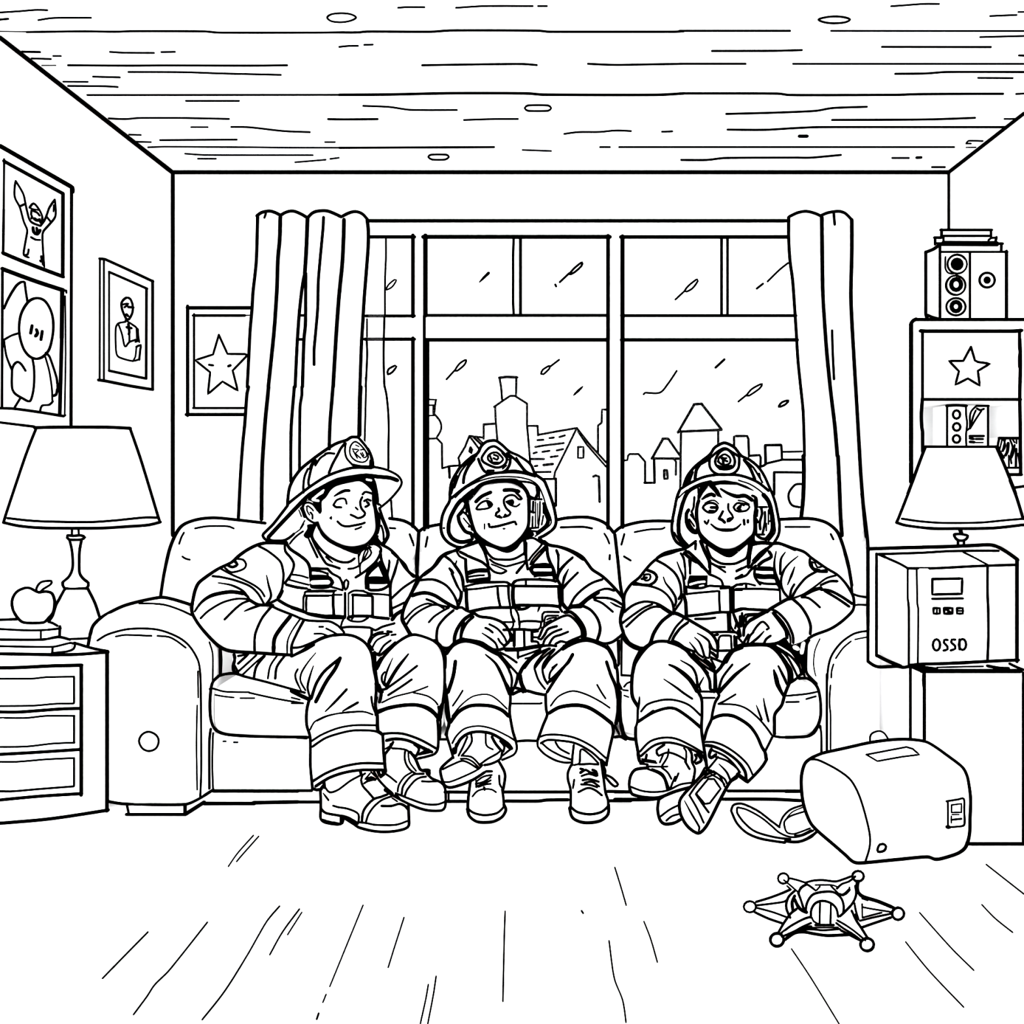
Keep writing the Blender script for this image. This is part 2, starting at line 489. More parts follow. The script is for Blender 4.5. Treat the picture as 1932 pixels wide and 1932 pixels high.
block(t, 'flat_annex', f'1476 852 1600 852 1600 {G0} 1476 {G0}', 15.25)
t = house('arched_hall', 'hall with a sloping roof and a round arch at the right curtain')
block(t, 'arched_hall', f'1436 880 1475 867 1600 867 1600 {G0} 1436 {G0}', 14.6)

# ================================================================== curtains
c = Thing('curtain', 'wide gathered curtain hanging beside the star picture', 'curtain', 'curtains either side of the window')
for poly in ('484 408 505 399 527 408 522 500 515 620 500 760 495 900 488 1150 445 1150 452 975 462 790 475 620 484 480',
             '527 408 552 399 580 412 578 500 568 600 556 760 550 930 540 1150 488 1150 495 900 500 760 515 620 522 500',
             '580 412 612 397 646 412 640 560 630 700 622 850 610 1150 560 1150 565 890 567 760 574 640 577 520',
             '646 412 670 397 693 414 696 460 689 580 680 750 679 850 675 1150 610 1150 622 850 630 700 640 560'):
    Part(c, 'curtain_fold', 'fabric').puff(poly, 5.02, .04, step=9)
c = Thing('curtain', 'narrow gathered curtain hanging beside the tall bookcase', 'curtain', 'curtains either side of the window')
for poly in ('1487 412 1522 399 1550 408 1552 480 1556 600 1565 740 1580 850 1588 1000 1595 1150 1515 1150 1516 960 1516 780 1506 660 1500 590 1490 470',
             '1550 408 1580 397 1600 405 1608 422 1605 560 1612 690 1625 850 1636 1020 1640 1150 1595 1150 1588 1000 1580 850 1565 740 1556 600 1552 480'):
    Part(c, 'curtain_fold', 'fabric').puff(poly, 5.02, .04, step=9)
c = Thing('sheer_curtain', 'thin see-through curtain strip hanging over the window edge', 'curtain')
Part(c, 'sheer_curtain', 'sheer', layer='sheer').loft([[P(686, 449, 5.12), P(728, 449, 5.12), P(728, 449, 5.13), P(686, 449, 5.13)], [P(686, 700, 5.12), P(726, 700, 5.12), P(726, 700, 5.13), P(686, 700, 5.13)],
    [P(684, 1100, 5.12), P(742, 1100, 5.12), P(742, 1100, 5.13), P(684, 1100, 5.13)]])

# ================================================================== pictures
def wallpic(t, part, mat, p0, p1, ztop, zbot, thick, off=0, parent=None):
    d0, d1 = XL * FPX / (p0 - CX), XL * FPX / (p1 - CX)
    return Part(t, part, mat, parent).box(XL + off, XL + off + thick, d0, d1, zbot, ztop)
def wz(px, py): return Z(py, XL * FPX / (px - CX))
t = Thing('double_picture_frame', 'tall wall frame holding two stacked drawings above a lamp', 'picture')
f0 = wallpic(t, 'frame', 'painted_wood', -40, 137, wz(137, 352), wz(135, 812), .02)
wallpic(t, 'upper_drawing', 'paper', 6, 120, wz(120, 366), wz(120, 520), .004, .02).label = 'drawing of a figure with both arms raised'
wallpic(t, 'lower_drawing', 'paper', 4, 118, wz(118, 548), wz(118, 782), .004, .02).label = 'drawing of a round-headed blank figure'
t = Thing('picture_frame', 'small framed portrait of a figure with crossed arms, left wall', 'picture')
wallpic(t, 'frame', 'painted_wood', 189, 290, wz(290, 531), wz(290, 735), .03)
wallpic(t, 'portrait', 'paper', 206, 278, wz(278, 544), wz(278, 714), .003, .03)
t = Thing('star_picture', 'framed star drawing half hidden behind the wide curtain', 'picture')
Part(t, 'frame', 'painted_wood').pbox(353, 495, 579, 783, DB - .035, DB - .005)
Part(t, 'star_drawing', 'paper').pbox(366, 488, 595, 770, DB - .04, DB - .035)

# ================================================================== left corner: cabinet, lamp, books, apple
CO = Vector((X(205, 3.25), 3.25, 0)); CU = Vector((-.925, -.38, 0)); CV = Vector((-.38, .925, 0))
CT = Z(1233, 3.25)
t = Thing('drawer_cabinet', 'three-drawer side cabinet under the lamp and apple', 'cabinet')
Part(t, 'cabinet_body', 'painted_wood').obox(CO, CU, CV, 0, .40, 0, .52, 0, CT)
zf = lambda py: Z(py, 3.22)
for a, b in ((1260, 1337), (1342, 1413), (1419, 1499)):
    Part(t, 'drawer', 'painted_wood').obox(CO, CU, CV, .088, .37, -.008, 0, zf(b), zf(a))
t = Thing('table_lamp', 'table lamp beside the apple, on the drawer cabinet', 'lamp', 'table lamps either side of the sofa')
LX, LD = X(150, 3.5), 3.5
sc = 3.5 / FPX
sh = Part(t, 'lamp_shade', 'fabric'); sh.lathe(LX, LD, [(148 * sc, Z(984, LD)), (148 * sc, Z(982, LD)), (92 * sc, Z(806, LD)), (90 * sc, Z(806, LD))])
st = Part(t, 'stem', 'metal_paint'); st.lathe(LX, LD, [(6 * sc, Z(990, LD)), (18 * sc, Z(1010, LD)), (14 * sc, Z(1016, LD)), (9 * sc, Z(1040, LD)), (9 * sc, Z(1080, LD)), (26 * sc, Z(1105, LD)), (20 * sc, Z(1110, LD))][::-1])
ba = Part(t, 'lamp_base', 'metal_paint'); ba.lathe(LX, LD, [(46 * sc, CT + .001), (46 * sc, Z(1170, LD)), (20 * sc, Z(1110, LD))])
t = Thing('book', 'upper closed book of the pair, directly under the apple', 'book', 'two books stacked on the drawer cabinet')
Part(t, 'book', 'paper').obox(CO, CU, CV, .19, .39, .03, .21, CT + .043, CT + .085)
t = Thing('book', 'lower larger closed book lying on the drawer cabinet', 'book', 'two books stacked on the drawer cabinet')
Part(t, 'book', 'paper').obox(CO, CU, CV, .125, .395, .012, .22, CT + .001, CT + .042)
t = Thing('apple', 'whole apple with a leaf resting on two books', 'apple')
ax = P(62, 1133, 3.3)
Part(t, 'flesh', 'skin').lathe(ax.x, 3.3, [(.001, CT + .086), (.035, CT + .087), (.06, CT + .10), (.078, CT + .15), (.078, CT + .18), (.06, CT + .215), (.03, CT + .222), (.004, CT + .205)], 24)
Part(t, 'leaf', 'skin').puff('66 1112 75 1098 96 1095 98 1102 80 1115 70 1121', 3.3, .006)

# ================================================================== sofa
t = Thing('sofa', 'three-seat sofa with rolled arms under the window', 'sofa')
Part(t, 'base', 'upholstery').box(X(384, 3.37), 1.0, 3.37, 4.3, .0, .225)
Part(t, 'back_frame', 'upholstery').box(-1.4, 1.0, 4.2, 4.4, .0, .84)
for poly in ('303 1130 310 1080 322 1030 345 990 380 978 440 978 500 984 600 978 742 976 775 986 790 1005 787 1095 772 1260 320 1260',
             '790 1005 800 995 830 988 900 980 1050 976 1110 975 1140 986 1158 1008 1168 1100 1172 1260 800 1260 787 1095',
             '1160 1010 1172 998 1200 988 1260 982 1450 980 1520 976 1560 984 1583 1005 1602 1065 1615 1110 1612 1260 1172 1260'):
    Part(t, 'back_cushion', 'upholstery').puff(poly, 4.05, .11, step=14)
for a, b in ((397, 835), (835, 1166), (1167, 1549)):
    Part(t, 'seat_cushion', 'upholstery').rbox(X(a, 3.34), X(b, 3.34), 3.34, 4.0, .226, .41, .05)
def S(poly, d): return [P(x, y, d) for x, y in pts(poly)]
arm = Part(t, 'arm', 'upholstery')
arm.loft([S('206 1515 206 1228 172 1226 174 1206 190 1195 240 1186 300 1186 345 1203 368 1232 379 1272 382 1330 382 1420 382 1500 350 1515', 3.22),
          S('208 1510 206 1226 170 1224 171 1200 184 1170 210 1146 300 1127 350 1138 380 1180 398 1260 400 1330 400 1420 399 1495 352 1510', 3.34),
          S('380 1400 380 1200 330 1200 320 1180 325 1150 335 1135 380 1130 420 1130 440 1150 450 1180 452 1240 455 1300 455 1400 420 1410', 4.15)])
arm2 = Part(t, 'arm', 'upholstery')
arm2.loft([S('1562 1500 1562 1300 1563 1270 1575 1235 1595 1205 1620 1192 1645 1188 1659 1190 1659 1300 1659 1500', 3.22),
           S('1540 1495 1530 1400 1522 1270 1523 1230 1535 1200 1580 1180 1625 1168 1638 1170 1638 1300 1638 1490', 3.4),
           S('1515 1450 1500 1300 1495 1220 1510 1170 1540 1135 1575 1124 1600 1124 1600 1200 1600 1300 1600 1450', 3.66),
           S('1460 1400 1450 1300 1445 1200 1460 1150 1490 1130 1505 1124 1515 1122 1525 1124 1525 1200 1525 1400', 4.15)])
Part(t, 'foot', 'painted_wood').box(X(238, 3.22), X(352, 3.22), 3.23, 3.4, 0, .045)
Part(t, 'foot', 'painted_wood').box(.95, 1.05, 3.3, 3.4, 0, .09)

# ================================================================== right side: cabinet, crate, lamp, bookcase, speaker
t = Thing('side_table', 'plain cabinet pedestal carrying the printed crate', 'cabinet')
STZ = Z(1268, 2.96)
Part(t, 'cabinet_body', 'painted_wood').box(X(1745, 2.96), 1.95, 2.98, 3.85, 0, STZ - .015)
Part(t, 'table_top', 'painted_wood').box(X(1745, 2.96) - .004, 1.96, 2.96, 3.86, STZ - .015, STZ)
t = Thing('crate', 'large printed box standing on the plain pedestal, lamp behind', 'box')
cf = 3.07
Part(t, 'box_body', 'painted_wood').box(X(1715, cf), X(1920, cf), cf, 3.4, STZ + .002, Z(1073, cf))
Part(t, 'back_flange', 'painted_wood').loft([[P(x, y, dd) for x, y in ((1639, 1034), (1872, 1030), (1872, 1212), (1660, 1212), (1639, 1208))] for dd in (3.4, 3.42)])
t = Thing('table_lamp', 'table lamp rising behind the printed crate', 'lamp', 'table lamps either side of the sofa')
LX2, LD2 = X(1812, 3.6), 3.6; sc = 3.6 / FPX
Part(t, 'lamp_shade', 'fabric').lathe(LX2, LD2, [(120 * sc, Z(987, LD2)), (120 * sc, Z(985, LD2)), (71 * sc, Z(843, LD2)), (69 * sc, Z(843, LD2))])
Part(t, 'stem', 'metal_paint').lathe(LX2, LD2, [(20 * sc, Z(1080, LD2)), (7 * sc, Z(1040, LD2)), (6 * sc, Z(1022, LD2)), (14 * sc, Z(1012, LD2)), (4 * sc, Z(1004, LD2)), (4 * sc, Z(990, LD2))])
Part(t, 'lamp_base', 'metal_paint').lathe(LX2, LD2, [(.09, STZ), (.09, STZ + .03), (.04, Z(1080, LD2))])

t = Thing('bookcase', 'tall bookcase with a star on its upper door', 'bookcase')
BD = 4.3; bz = Z(603, BD)
bx0, bx1 = X(1718, BD), X(1931, BD)
bx1 = min(bx1, XR - .01)
Part(t, 'side_panel', 'painted_wood').box(bx0, X(1740, BD), BD, 4.75, 0, bz)
Part(t, 'side_panel', 'painted_wood').box(X(1923, BD), bx1, BD, 4.75, 0, bz)
Part(t, 'top_board', 'painted_wood').box(X(1740, BD), X(1923, BD), BD, 4.75, Z(624, BD), bz)
Part(t, 'back_panel', 'painted_wood').box(X(1740, BD), X(1923, BD), 4.70, 4.75, 0, Z(624, BD))
Part(t, 'door', 'painted_wood', label='upper door with a large star').box(X(1741, BD), X(1922, BD), BD + .002, BD + .02, Z(752, BD), Z(625, BD))
for py in (752, 898, 1010, 1130, 1260):
    Part(t, 'shelf', 'painted_wood').box(X(1741, BD), X(1922, BD), BD + .022, 4.70, Z(py + 8, BD), Z(py, BD))
bk = Z(898, BD)
t = Thing('binder', 'binder with three round dots on its spine, bookcase shelf', 'binder')
Part(t, 'binder', 'paper').box(X(1786, 4.34), X(1823, 4.34), 4.34, 4.5, bk, Z(765, 4.34))
t = Thing('booklet', 'booklet with a feather drawing beside the dotted binder', 'booklet')
Part(t, 'booklet', 'paper').box(X(1825, 4.34), X(1865, 4.34), 4.34, 4.42, bk, Z(766, 4.34))
t = Thing('streaked_jar', 'dark streaked jar standing at the shelf end', 'jar')
Part(t, 'streaked_jar', 'plastic').box(X(1882, 4.33), X(1921, 4.33), 4.33, 4.45, bk, Z(826, 4.33))
t = Thing('loudspeaker', 'boxy loudspeaker with three round drivers atop the bookcase', 'speaker')
SD = 4.34; sp = Part(t, 'speaker_box', 'plastic')
sp.box(X(1774, SD), X(1899, SD), SD, 4.54, bz, Z(475, SD)); sc = SD / FPX
for cy_, r in ((498, 18), (538, 17), (578, 18)):
    q = P(1804, cy_, SD); Part(t, 'driver', 'plastic').loft([[Vector((q.x + rr * sc * math.cos(a), dd, q.z + rr * sc * math.sin(a))) for a in [k * math.pi / 10 for k in range(20)]] for rr, dd in ((r, SD - .001), (r, SD - .008), (r - 6, SD - .004))][::-1])
q = P(1862, 528, SD); Part(t, 'port', 'plastic').loft([[Vector((q.x + rr * sc * math.cos(a), dd, q.z + rr * sc * math.sin(a))) for a in [k * math.pi / 10 for k in range(20)]] for rr, dd in ((14, SD - .001), (14, SD - .006), (9, SD - .004))][::-1])
z0 = Z(475, SD)
for i, (a, b, c0, c1, lab) in enumerate(((1774, 1889, 475, 462, 'widest flat box on the loudspeaker, bottom of three'), (1763, 1880, 461.5, 448, 'middle flat box of the three on the loudspeaker'), (1775, 1871, 447.5, 433, 'topmost flat box of the three on the loudspeaker'))):
    t = Thing('flat_box', lab, 'box', 'flat boxes stacked on the loudspeaker')
    Part(t, 'flat_box', 'paper').box(X(a, SD), X(b, SD), SD + .005, 4.52, Z(c0, SD), Z(c1, SD))

# ================================================================== floor things
t = Thing('carry_case', 'big rounded carrying case tipped on the floor by the pedestal', 'case')
Part(t, 'shell', 'plastic').puff('1512 1500 1513 1460 1520 1440 1532 1430 1570 1416 1640 1402 1700 1396 1745 1396 1765 1402 1790 1420 1820 1448 1830 1475 1833 1510 1832 1560 1826 1590 1815 1605 1790 1615 1750 1620 1690 1625 1640 1630 1613 1630 1590 1614 1560 1590 1530 1562 1518 1530', 2.82, .12)
Part(t, 'handle', 'plastic').puff('1641 1400 1645 1386 1658 1379 1670 1385 1676 1398 1670 1404 1645 1406', 2.84, .02)
t = Thing('loose_shoe', 'empty low shoe lying sideways between sofa and carrying case', 'shoe')
Part(t, 'upper', 'leather').puff('1470 1555 1478 1537 1495 1525 1515 1520 1530 1530 1542 1560 1535 1575 1510 1582 1485 1575', 3.0, .04)
Part(t, 'sole', 'leather').puff('1379 1530 1382 1518 1392 1515 1410 1518 1450 1540 1475 1562 1500 1575 1530 1570 1541 1562 1538 1575 1515 1588 1480 1588 1440 1582 1405 1562 1388 1545', 3.0, .025)
t = Thing('shoe_toe', 'rounded shoe toe poking out behind the raised shoe sole', 'shoe')
Part(t, 'shoe_toe', 'leather').puff('1241 1520 1246 1508 1270 1497 1305 1485 1306 1530 1295 1548 1270 1556 1250 1553 1241 1540', 3.12, .04)

def onfloor(px, py, z):
    d = (1.15 - z) * FPX / (py - CY); return P(px, py, d)
t = Thing('star_ornament', 'six-pointed ball-tipped star badge ornament lying on the floor', 'ornament')
C0 = onfloor(1556, 1722, .03)
dm = Part(t, 'dome', 'metal_paint')
dm.lathe(C0.x, C0.y, [(.125, .004), (.125, .014), (.10, .022), (.062, .03), (.058, .05), (.045, .066), (.02, .074), (.004, .076)], 28)
for bx, by in ((1415, 1711), (1478, 1657), (1618, 1653), (1694, 1724), (1636, 1782), (1466, 1772)):
    e = onfloor(bx, by, .016); dr = Vector((e.x - C0.x, e.y - C0.y, 0)); L = dr.length; dr.normalize(); sd = Vector((-dr.y, dr.x, 0))
    b0 = Vector((C0.x, C0.y, 0)) + dr * .06
    a = Part(t, 'arm', 'metal_paint')
    def sec(c, w, h): return [c - sd * w + Vector((0, 0, .003)), c + Vector((0, 0, h)), c + sd * w + Vector((0, 0, .003)), c + Vector((0, 0, .002))]
    a.loft([sec(b0, .06, .034), sec(Vector((e.x, e.y, 0)) - dr * .01, .006, .016)])
    Part(t, 'ball_tip', 'metal_paint', parent=a).ball((e.x, e.y, .0165), .0155)

# ================================================================== the three people on the sofa
def capsule(pt, chain, n=10):
    pt.tube([P(x, y, d) for x, y, d, r in chain], [r for *_, r in chain], n)
def person(label, D):
    t = Thing('person', label, 'person', 'people in fire gear on the sofa')
    b = Part(t, 'body', 'skin', remesh=.0075)
    b.puff(D['head'], 3.58, .11)
    if 'ear' in D: b.puff(D['ear'], 3.60, .025)
    hx, hy = D['neck']
    capsule(b, [(hx, hy - 40, 3.62, .06), (hx, hy + 10, 3.66, .055), (hx, hy + 60, 3.70, .10), (hx, hy + 140, 3.72, .12), (hx, hy + 190, 3.74, .11)])
    for (sx, sy), (ex, ey), (wx, wy) in D['arms']:
        capsule(b, [(hx, hy + 60, 3.72, .07), (sx, sy, 3.66, .055), (ex, ey, 3.58, .045), ((ex + wx) / 2, (ey + wy) / 2, 3.5, .04), (wx, wy, 3.44, .032)])
    for (kx, ky), (fx, fy, fd) in D['legs']:
        capsule(b, [(hx, hy + 195, 3.74, .08), (kx, ky, 3.27, .06), ((kx + fx) / 2, (ky + fy) / 2, 3.22, .045), (fx, fy, fd, .035)])
    for palm, fingers, hd in D['hands']:
        b.puff(palm, hd, .022)
        for f in fingers:
            f = pts(f); k = len(f)
            b.tube([P(x, y, hd - .012 - .006 * i) for i, (x, y) in enumerate(f)], [.0115 - .001 * i for i in range(k)], 8)
    j = Part(t, 'jacket', 'fabric'); j.puff(D['torso'], 3.70, .12)
    for poly, d, cap in D['sleeves']: Part(t, 'sleeve', 'fabric', parent=j).puff(poly, d, cap)
    Part(t, 'collar', 'fabric', parent=j).puff(D['collar'], 3.62, .05)
    be = Part(t, 'harness', 'fabric')
    for q in D['belt']: be.puff(q, 3.585, .025)
    tr = Part(t, 'trousers', 'fabric')
    for q, d, cap in D['hips']: tr.puff(q, d, cap)
    for (kx, ky) in [k for k, _ in D['legs']]:
        capsule(tr, [(kx, ky + 15, 3.26, .075), ((kx + hx) / 2, ky - 2, 3.5, .07), (hx + (kx - hx) * .4, ky - 15, 3.72, .075)])
    for q, d, cap in D['trouser']: Part(t, 'trouser_leg', 'fabric', parent=tr).puff(q, d, cap)
    for q, d, cap in D['shoes']: Part(t, 'shoe', 'leather').puff(q, d, cap)
    h = Part(t, 'helmet', 'helmet_shell'); h.puff(D['shell'], 3.53, .07, step=4)
    Part(t, 'ear_flap', 'fabric', parent=h).puff(D['lining'], 3.74, .04)
    Part(t, 'badge', 'metal_paint', parent=h, label='oval helmet badge').puff(D['badge'], 3.455, .008)

person('person in tilted wide-brimmed fire helmet, face turned away from the lamp', dict(
    head='578 945 600 920 640 900 700 900 712 940 714 1000 700 1020 665 1034 630 1022 603 995 585 985',
    ear='574 950 582 946 598 960 602 985 590 984 578 968', neck=(655, 1030),
    arms=[((480, 1070), (400, 1165), (565, 1205)), ((745, 1070), (770, 1130), (735, 1195))],
    legs=[((650, 1245), (670, 1500, 3.08)), ((775, 1240), (775, 1450, 3.2))],
    hands=[('556 1230 560 1205 578 1178 600 1174 622 1174 648 1190 640 1204 600 1212 570 1228', ['600 1180 625 1182 645 1195', '598 1186 625 1190 642 1200', '596 1195 620 1198 640 1203', '592 1203 612 1205 628 1207', '580 1182 605 1176 632 1184'], 3.47),
           ('702 1205 715 1190 745 1176 768 1194 735 1210 722 1225', ['740 1184 720 1192 706 1206', '744 1188 724 1202 710 1220', '748 1194 730 1210 720 1230', '752 1200 738 1214 728 1234', '735 1180 716 1184 702 1192'], 3.47)],
    torso='500 1026 545 1020 600 1010 700 1015 722 1028 755 1050 788 1095 765 1150 757 1180 740 1205 640 1210 560 1200 510 1150 470 1110 470 1040',
    sleeves=[('499 1027 440 1055 385 1095 366 1140 363 1160 395 1205 430 1227 520 1235 550 1236 575 1172 545 1162 512 1143 530 1125 534 1060', 3.57, .09),
             ('728 1035 755 1050 788 1095 765 1150 757 1178 737 1172 736 1100', 3.66, .06)],
    collar='545 1025 575 985 600 985 630 1020 665 1035 700 1020 722 1035 715 1060 690 1085 660 1098 640 1090 590 1072 560 1050',
    belt=['572 1116 740 1122 738 1168 655 1168 572 1158'],
    hips=[('440 1240 470 1232 600 1235 600 1310 575 1308 520 1290 470 1277 447 1268', 3.46, .07)],
    trouser=[('552 1242 600 1205 650 1197 685 1212 705 1245 711 1300 712 1380 722 1388 727 1450 722 1455 660 1458 592 1484 586 1400 580 1345 585 1315 560 1290', 3.2, .11),
             ('712 1265 750 1215 785 1198 815 1210 835 1245 838 1300 830 1370 829 1410 822 1420 790 1432 770 1405 728 1392 712 1385 712 1345 706 1300', 3.25, .1)],
    shoes=[('606 1492 615 1465 660 1455 705 1455 730 1480 768 1520 772 1560 740 1570 680 1565 650 1545 640 1557 608 1548', 3.06, .06),
           ('725 1460 728 1420 745 1398 775 1403 800 1455 835 1475 842 1495 842 1526 800 1528 745 1500 735 1480', 3.17, .055)],
    shell='495 1013 520 985 545 950 548 905 575 875 620 845 660 826 680 826 695 845 705 880 745 892 758 912 745 935 716 958 706 935 702 905 690 905 640 903 600 925 560 965 520 1015 505 1022',
    lining='520 1018 560 960 600 920 700 905 715 950 725 990 735 1015 722 1028 690 1030 545 1023',
    badge='668 832 682 838 696 860 694 872 684 876 670 868 662 852 662 840'))
person('person in upright helmet with a crooked smirk, seated in the middle', dict(
    head='885 940 905 925 935 912 965 912 990 930 997 950 997 990 985 1015 960 1035 925 1030 900 1010 888 980',
    ear='866 972 878 966 890 985 891 1006 878 1002', neck=(950, 1035),
    arms=[((850, 1080), (785, 1165), (875, 1190)), ((1065, 1075), (1140, 1150), (1085, 1190))],
    legs=[((905, 1250), (915, 1500, 3.14)), ((1110, 1250), (1110, 1500, 3.14))],
    hands=[('868 1203 872 1178 892 1166 920 1168 942 1178 930 1200 915 1212 890 1206', ['925 1174 945 1184 962 1204', '920 1180 940 1193 955 1215', '912 1190 930 1204 944 1222', '902 1200 918 1212 932 1224', '915 1170 940 1175 960 1190'], 3.42),
           ('1098 1200 1096 1182 1084 1166 1070 1163 1045 1176 1040 1195 1050 1208 1075 1206', ['1050 1176 1032 1186 1020 1204', '1056 1180 1038 1194 1028 1216', '1062 1186 1048 1198 1040 1216', '1072 1192 1058 1202 1050 1214', '1060 1172 1038 1178 1024 1192'], 3.42)],
    torso='870 1040 905 1030 1000 1025 1035 1030 1060 1060 1085 1120 1080 1180 1040 1205 1000 1215 930 1215 880 1180 870 1130 850 1080 850 1050',
    sleeves=[('868 1037 840 1045 815 1075 790 1095 770 1130 759 1160 762 1175 778 1200 800 1208 823 1206 832 1216 845 1219 857 1212 864 1180 885 1162 893 1155 875 1146 866 1130 874 1110 870 1070', 3.57, .09),
             ('1030 1028 1060 1033 1095 1048 1115 1075 1145 1095 1168 1125 1175 1140 1170 1160 1173 1193 1150 1210 1130 1211 1106 1203 1104 1185 1085 1161 1066 1156 1062 1150 1062 1105 1050 1085 1036 1060', 3.57, .09)],
    collar='862 1040 905 1022 990 1018 1030 1028 1010 1060 1000 1085 960 1098 925 1090 915 1070 880 1052',
    belt=['878 1106 960 1098 1055 1100 1056 1144 885 1150', '960 1148 1022 1148 1022 1218 962 1220'],
    hips=[('940 1225 1000 1216 1060 1212 1040 1250 1030 1308 1000 1310 985 1306 967 1310 958 1260', 3.42, .05)],
    trouser=[('843 1245 855 1217 880 1208 910 1215 940 1232 957 1262 962 1300 960 1345 968 1375 975 1403 970 1417 945 1433 900 1427 860 1430 849 1395 842 1340', 3.2, .11),
             ('1017 1402 1030 1350 1028 1300 1045 1260 1070 1227 1100 1209 1130 1213 1150 1235 1165 1282 1167 1340 1158 1372 1150 1410 1143 1440 1080 1440 1058 1434 1020 1415', 3.2, .11)],
    shoes=[('832 1448 833 1465 838 1485 850 1488 890 1475 915 1460 945 1435 948 1420 900 1420 860 1427', 3.03, .05),
           ('888 1478 910 1455 940 1440 950 1455 953 1475 948 1500 953 1530 940 1547 915 1552 890 1544 880 1525 883 1500', 3.14, .06),
           ('1075 1445 1080 1438 1135 1438 1140 1470 1148 1510 1150 1530 1135 1549 1110 1552 1085 1547 1075 1525 1076 1490 1070 1465', 3.14, .06)],
    shell='885 1028 868 1032 848 1022 835 1005 832 990 838 965 846 945 850 905 868 880 903 855 918 838 930 831 948 838 970 858 1000 876 1012 898 1028 912 1042 950 1050 980 1044 1000 1018 1014 1010 1006 1028 990 1030 975 1016 925 990 905 940 898 895 912 862 942 847 975 847 1000 862 1016 885 1018',
    lining='843 978 865 940 900 908 940 900 990 905 1020 930 1034 975 1030 995 1008 1012 990 1022 890 1022 862 1020 846 1004',
    badge='932 842 945 850 956 864 955 876 945 884 928 884 912 874 908 864 918 850'))
person('person with fringe and broad grin under helmet, seated nearest the crate', dict(
    head='1317 955 1325 930 1340 915 1420 915 1425 960 1424 1000 1410 1018 1385 1035 1360 1036 1335 1022 1318 1000',
    ear='1295 966 1306 962 1318 990 1316 1004 1304 1002', neck=(1375, 1030),
    arms=[((1265, 1075), (1195, 1165), (1290, 1185)), ((1490, 1070), (1580, 1150), (1450, 1185))],
    legs=[((1255, 1250), (1245, 1470, 3.14)), ((1425, 1255), (1345, 1500, 3.08))],
    hands=[('1270 1208 1280 1184 1298 1176 1325 1188 1340 1200 1330 1222 1310 1225 1290 1214', ['1320 1188 1338 1200 1350 1222', '1315 1196 1328 1214 1338 1236', '1308 1204 1318 1222 1328 1238', '1300 1210 1310 1226 1320 1236', '1312 1182 1334 1192 1350 1206'], 3.42),
           ('1430 1212 1420 1190 1435 1170 1457 1157 1478 1180 1481 1200 1460 1213', ['1436 1176 1418 1190 1408 1208', '1442 1180 1426 1196 1416 1214', '1450 1186 1438 1202 1430 1216', '1458 1192 1450 1204 1444 1217', '1444 1166 1424 1174 1410 1190'], 3.42)],
    torso='1292 1038 1330 1030 1420 1030 1458 1028 1485 1060 1490 1125 1470 1150 1450 1170 1400 1230 1370 1235 1320 1190 1290 1165 1280 1120 1275 1060',
    sleeves=[('1292 1037 1245 1050 1218 1078 1195 1105 1178 1130 1176 1150 1171 1175 1180 1203 1205 1220 1225 1220 1258 1210 1275 1188 1298 1172 1290 1165 1270 1157 1275 1140 1285 1125 1284 1080', 3.57, .09),
             ('1458 1027 1472 1023 1510 1038 1560 1072 1595 1100 1609 1130 1611 1146 1600 1165 1560 1190 1525 1204 1500 1213 1491 1212 1485 1190 1455 1153 1480 1135 1490 1130 1475 1110 1468 1080 1465 1050', 3.57, .09)],
    collar='1290 1037 1322 1020 1335 1022 1360 1035 1385 1035 1415 1022 1455 1027 1440 1045 1420 1068 1410 1085 1375 1095 1340 1085 1310 1062',
    belt=['1292 1121 1380 1106 1470 1110 1471 1134 1445 1150 1380 1152 1296 1163', '1350 1152 1402 1148 1400 1230 1352 1230'],
    hips=[('1300 1230 1400 1222 1372 1260 1352 1270 1350 1300 1335 1303 1338 1270', 3.42, .05), ('1450 1208 1500 1212 1515 1268 1500 1283 1480 1300 1470 1240', 3.42, .05)],
    trouser=[('1193 1300 1193 1270 1205 1238 1230 1216 1255 1210 1285 1218 1320 1250 1338 1280 1338 1300 1323 1315 1325 1370 1330 1420 1333 1446 1310 1440 1212 1440 1203 1410 1199 1375 1202 1340', 3.22, .1),
             ('1353 1302 1351 1270 1370 1240 1385 1224 1410 1216 1450 1218 1482 1245 1508 1270 1511 1276 1490 1292 1482 1320 1475 1330 1462 1350 1461 1385 1445 1420 1447 1432 1425 1460 1410 1475 1395 1450 1350 1410 1329 1396 1344 1350 1345 1325', 3.2, .1)],
    shoes=[('1187 1485 1188 1465 1200 1452 1240 1440 1300 1430 1310 1445 1312 1475 1290 1488 1240 1503 1200 1500', 3.14, .055),
           ('1285 1510 1305 1480 1345 1450 1375 1440 1392 1455 1380 1475 1360 1510 1330 1565 1318 1570 1300 1562 1284 1540', 3.05, .05)],
    shell='1300 1032 1278 1022 1268 1002 1268 985 1275 940 1284 920 1292 905 1305 882 1330 862 1350 842 1365 835 1380 840 1402 862 1430 880 1445 905 1458 932 1465 960 1472 990 1470 1012 1458 1026 1450 1018 1460 1003 1460 985 1448 945 1425 920 1370 907 1320 915 1297 935 1287 965 1281 1000 1290 1016',
    lining='1279 1000 1285 960 1298 930 1320 912 1370 905 1425 918 1452 950 1464 985 1460 1010 1442 1022 1330 1022 1296 1020',
    badge='1366 846 1380 854 1386 866 1384 880 1374 890 1356 892 1346 882 1346 866 1354 852'))
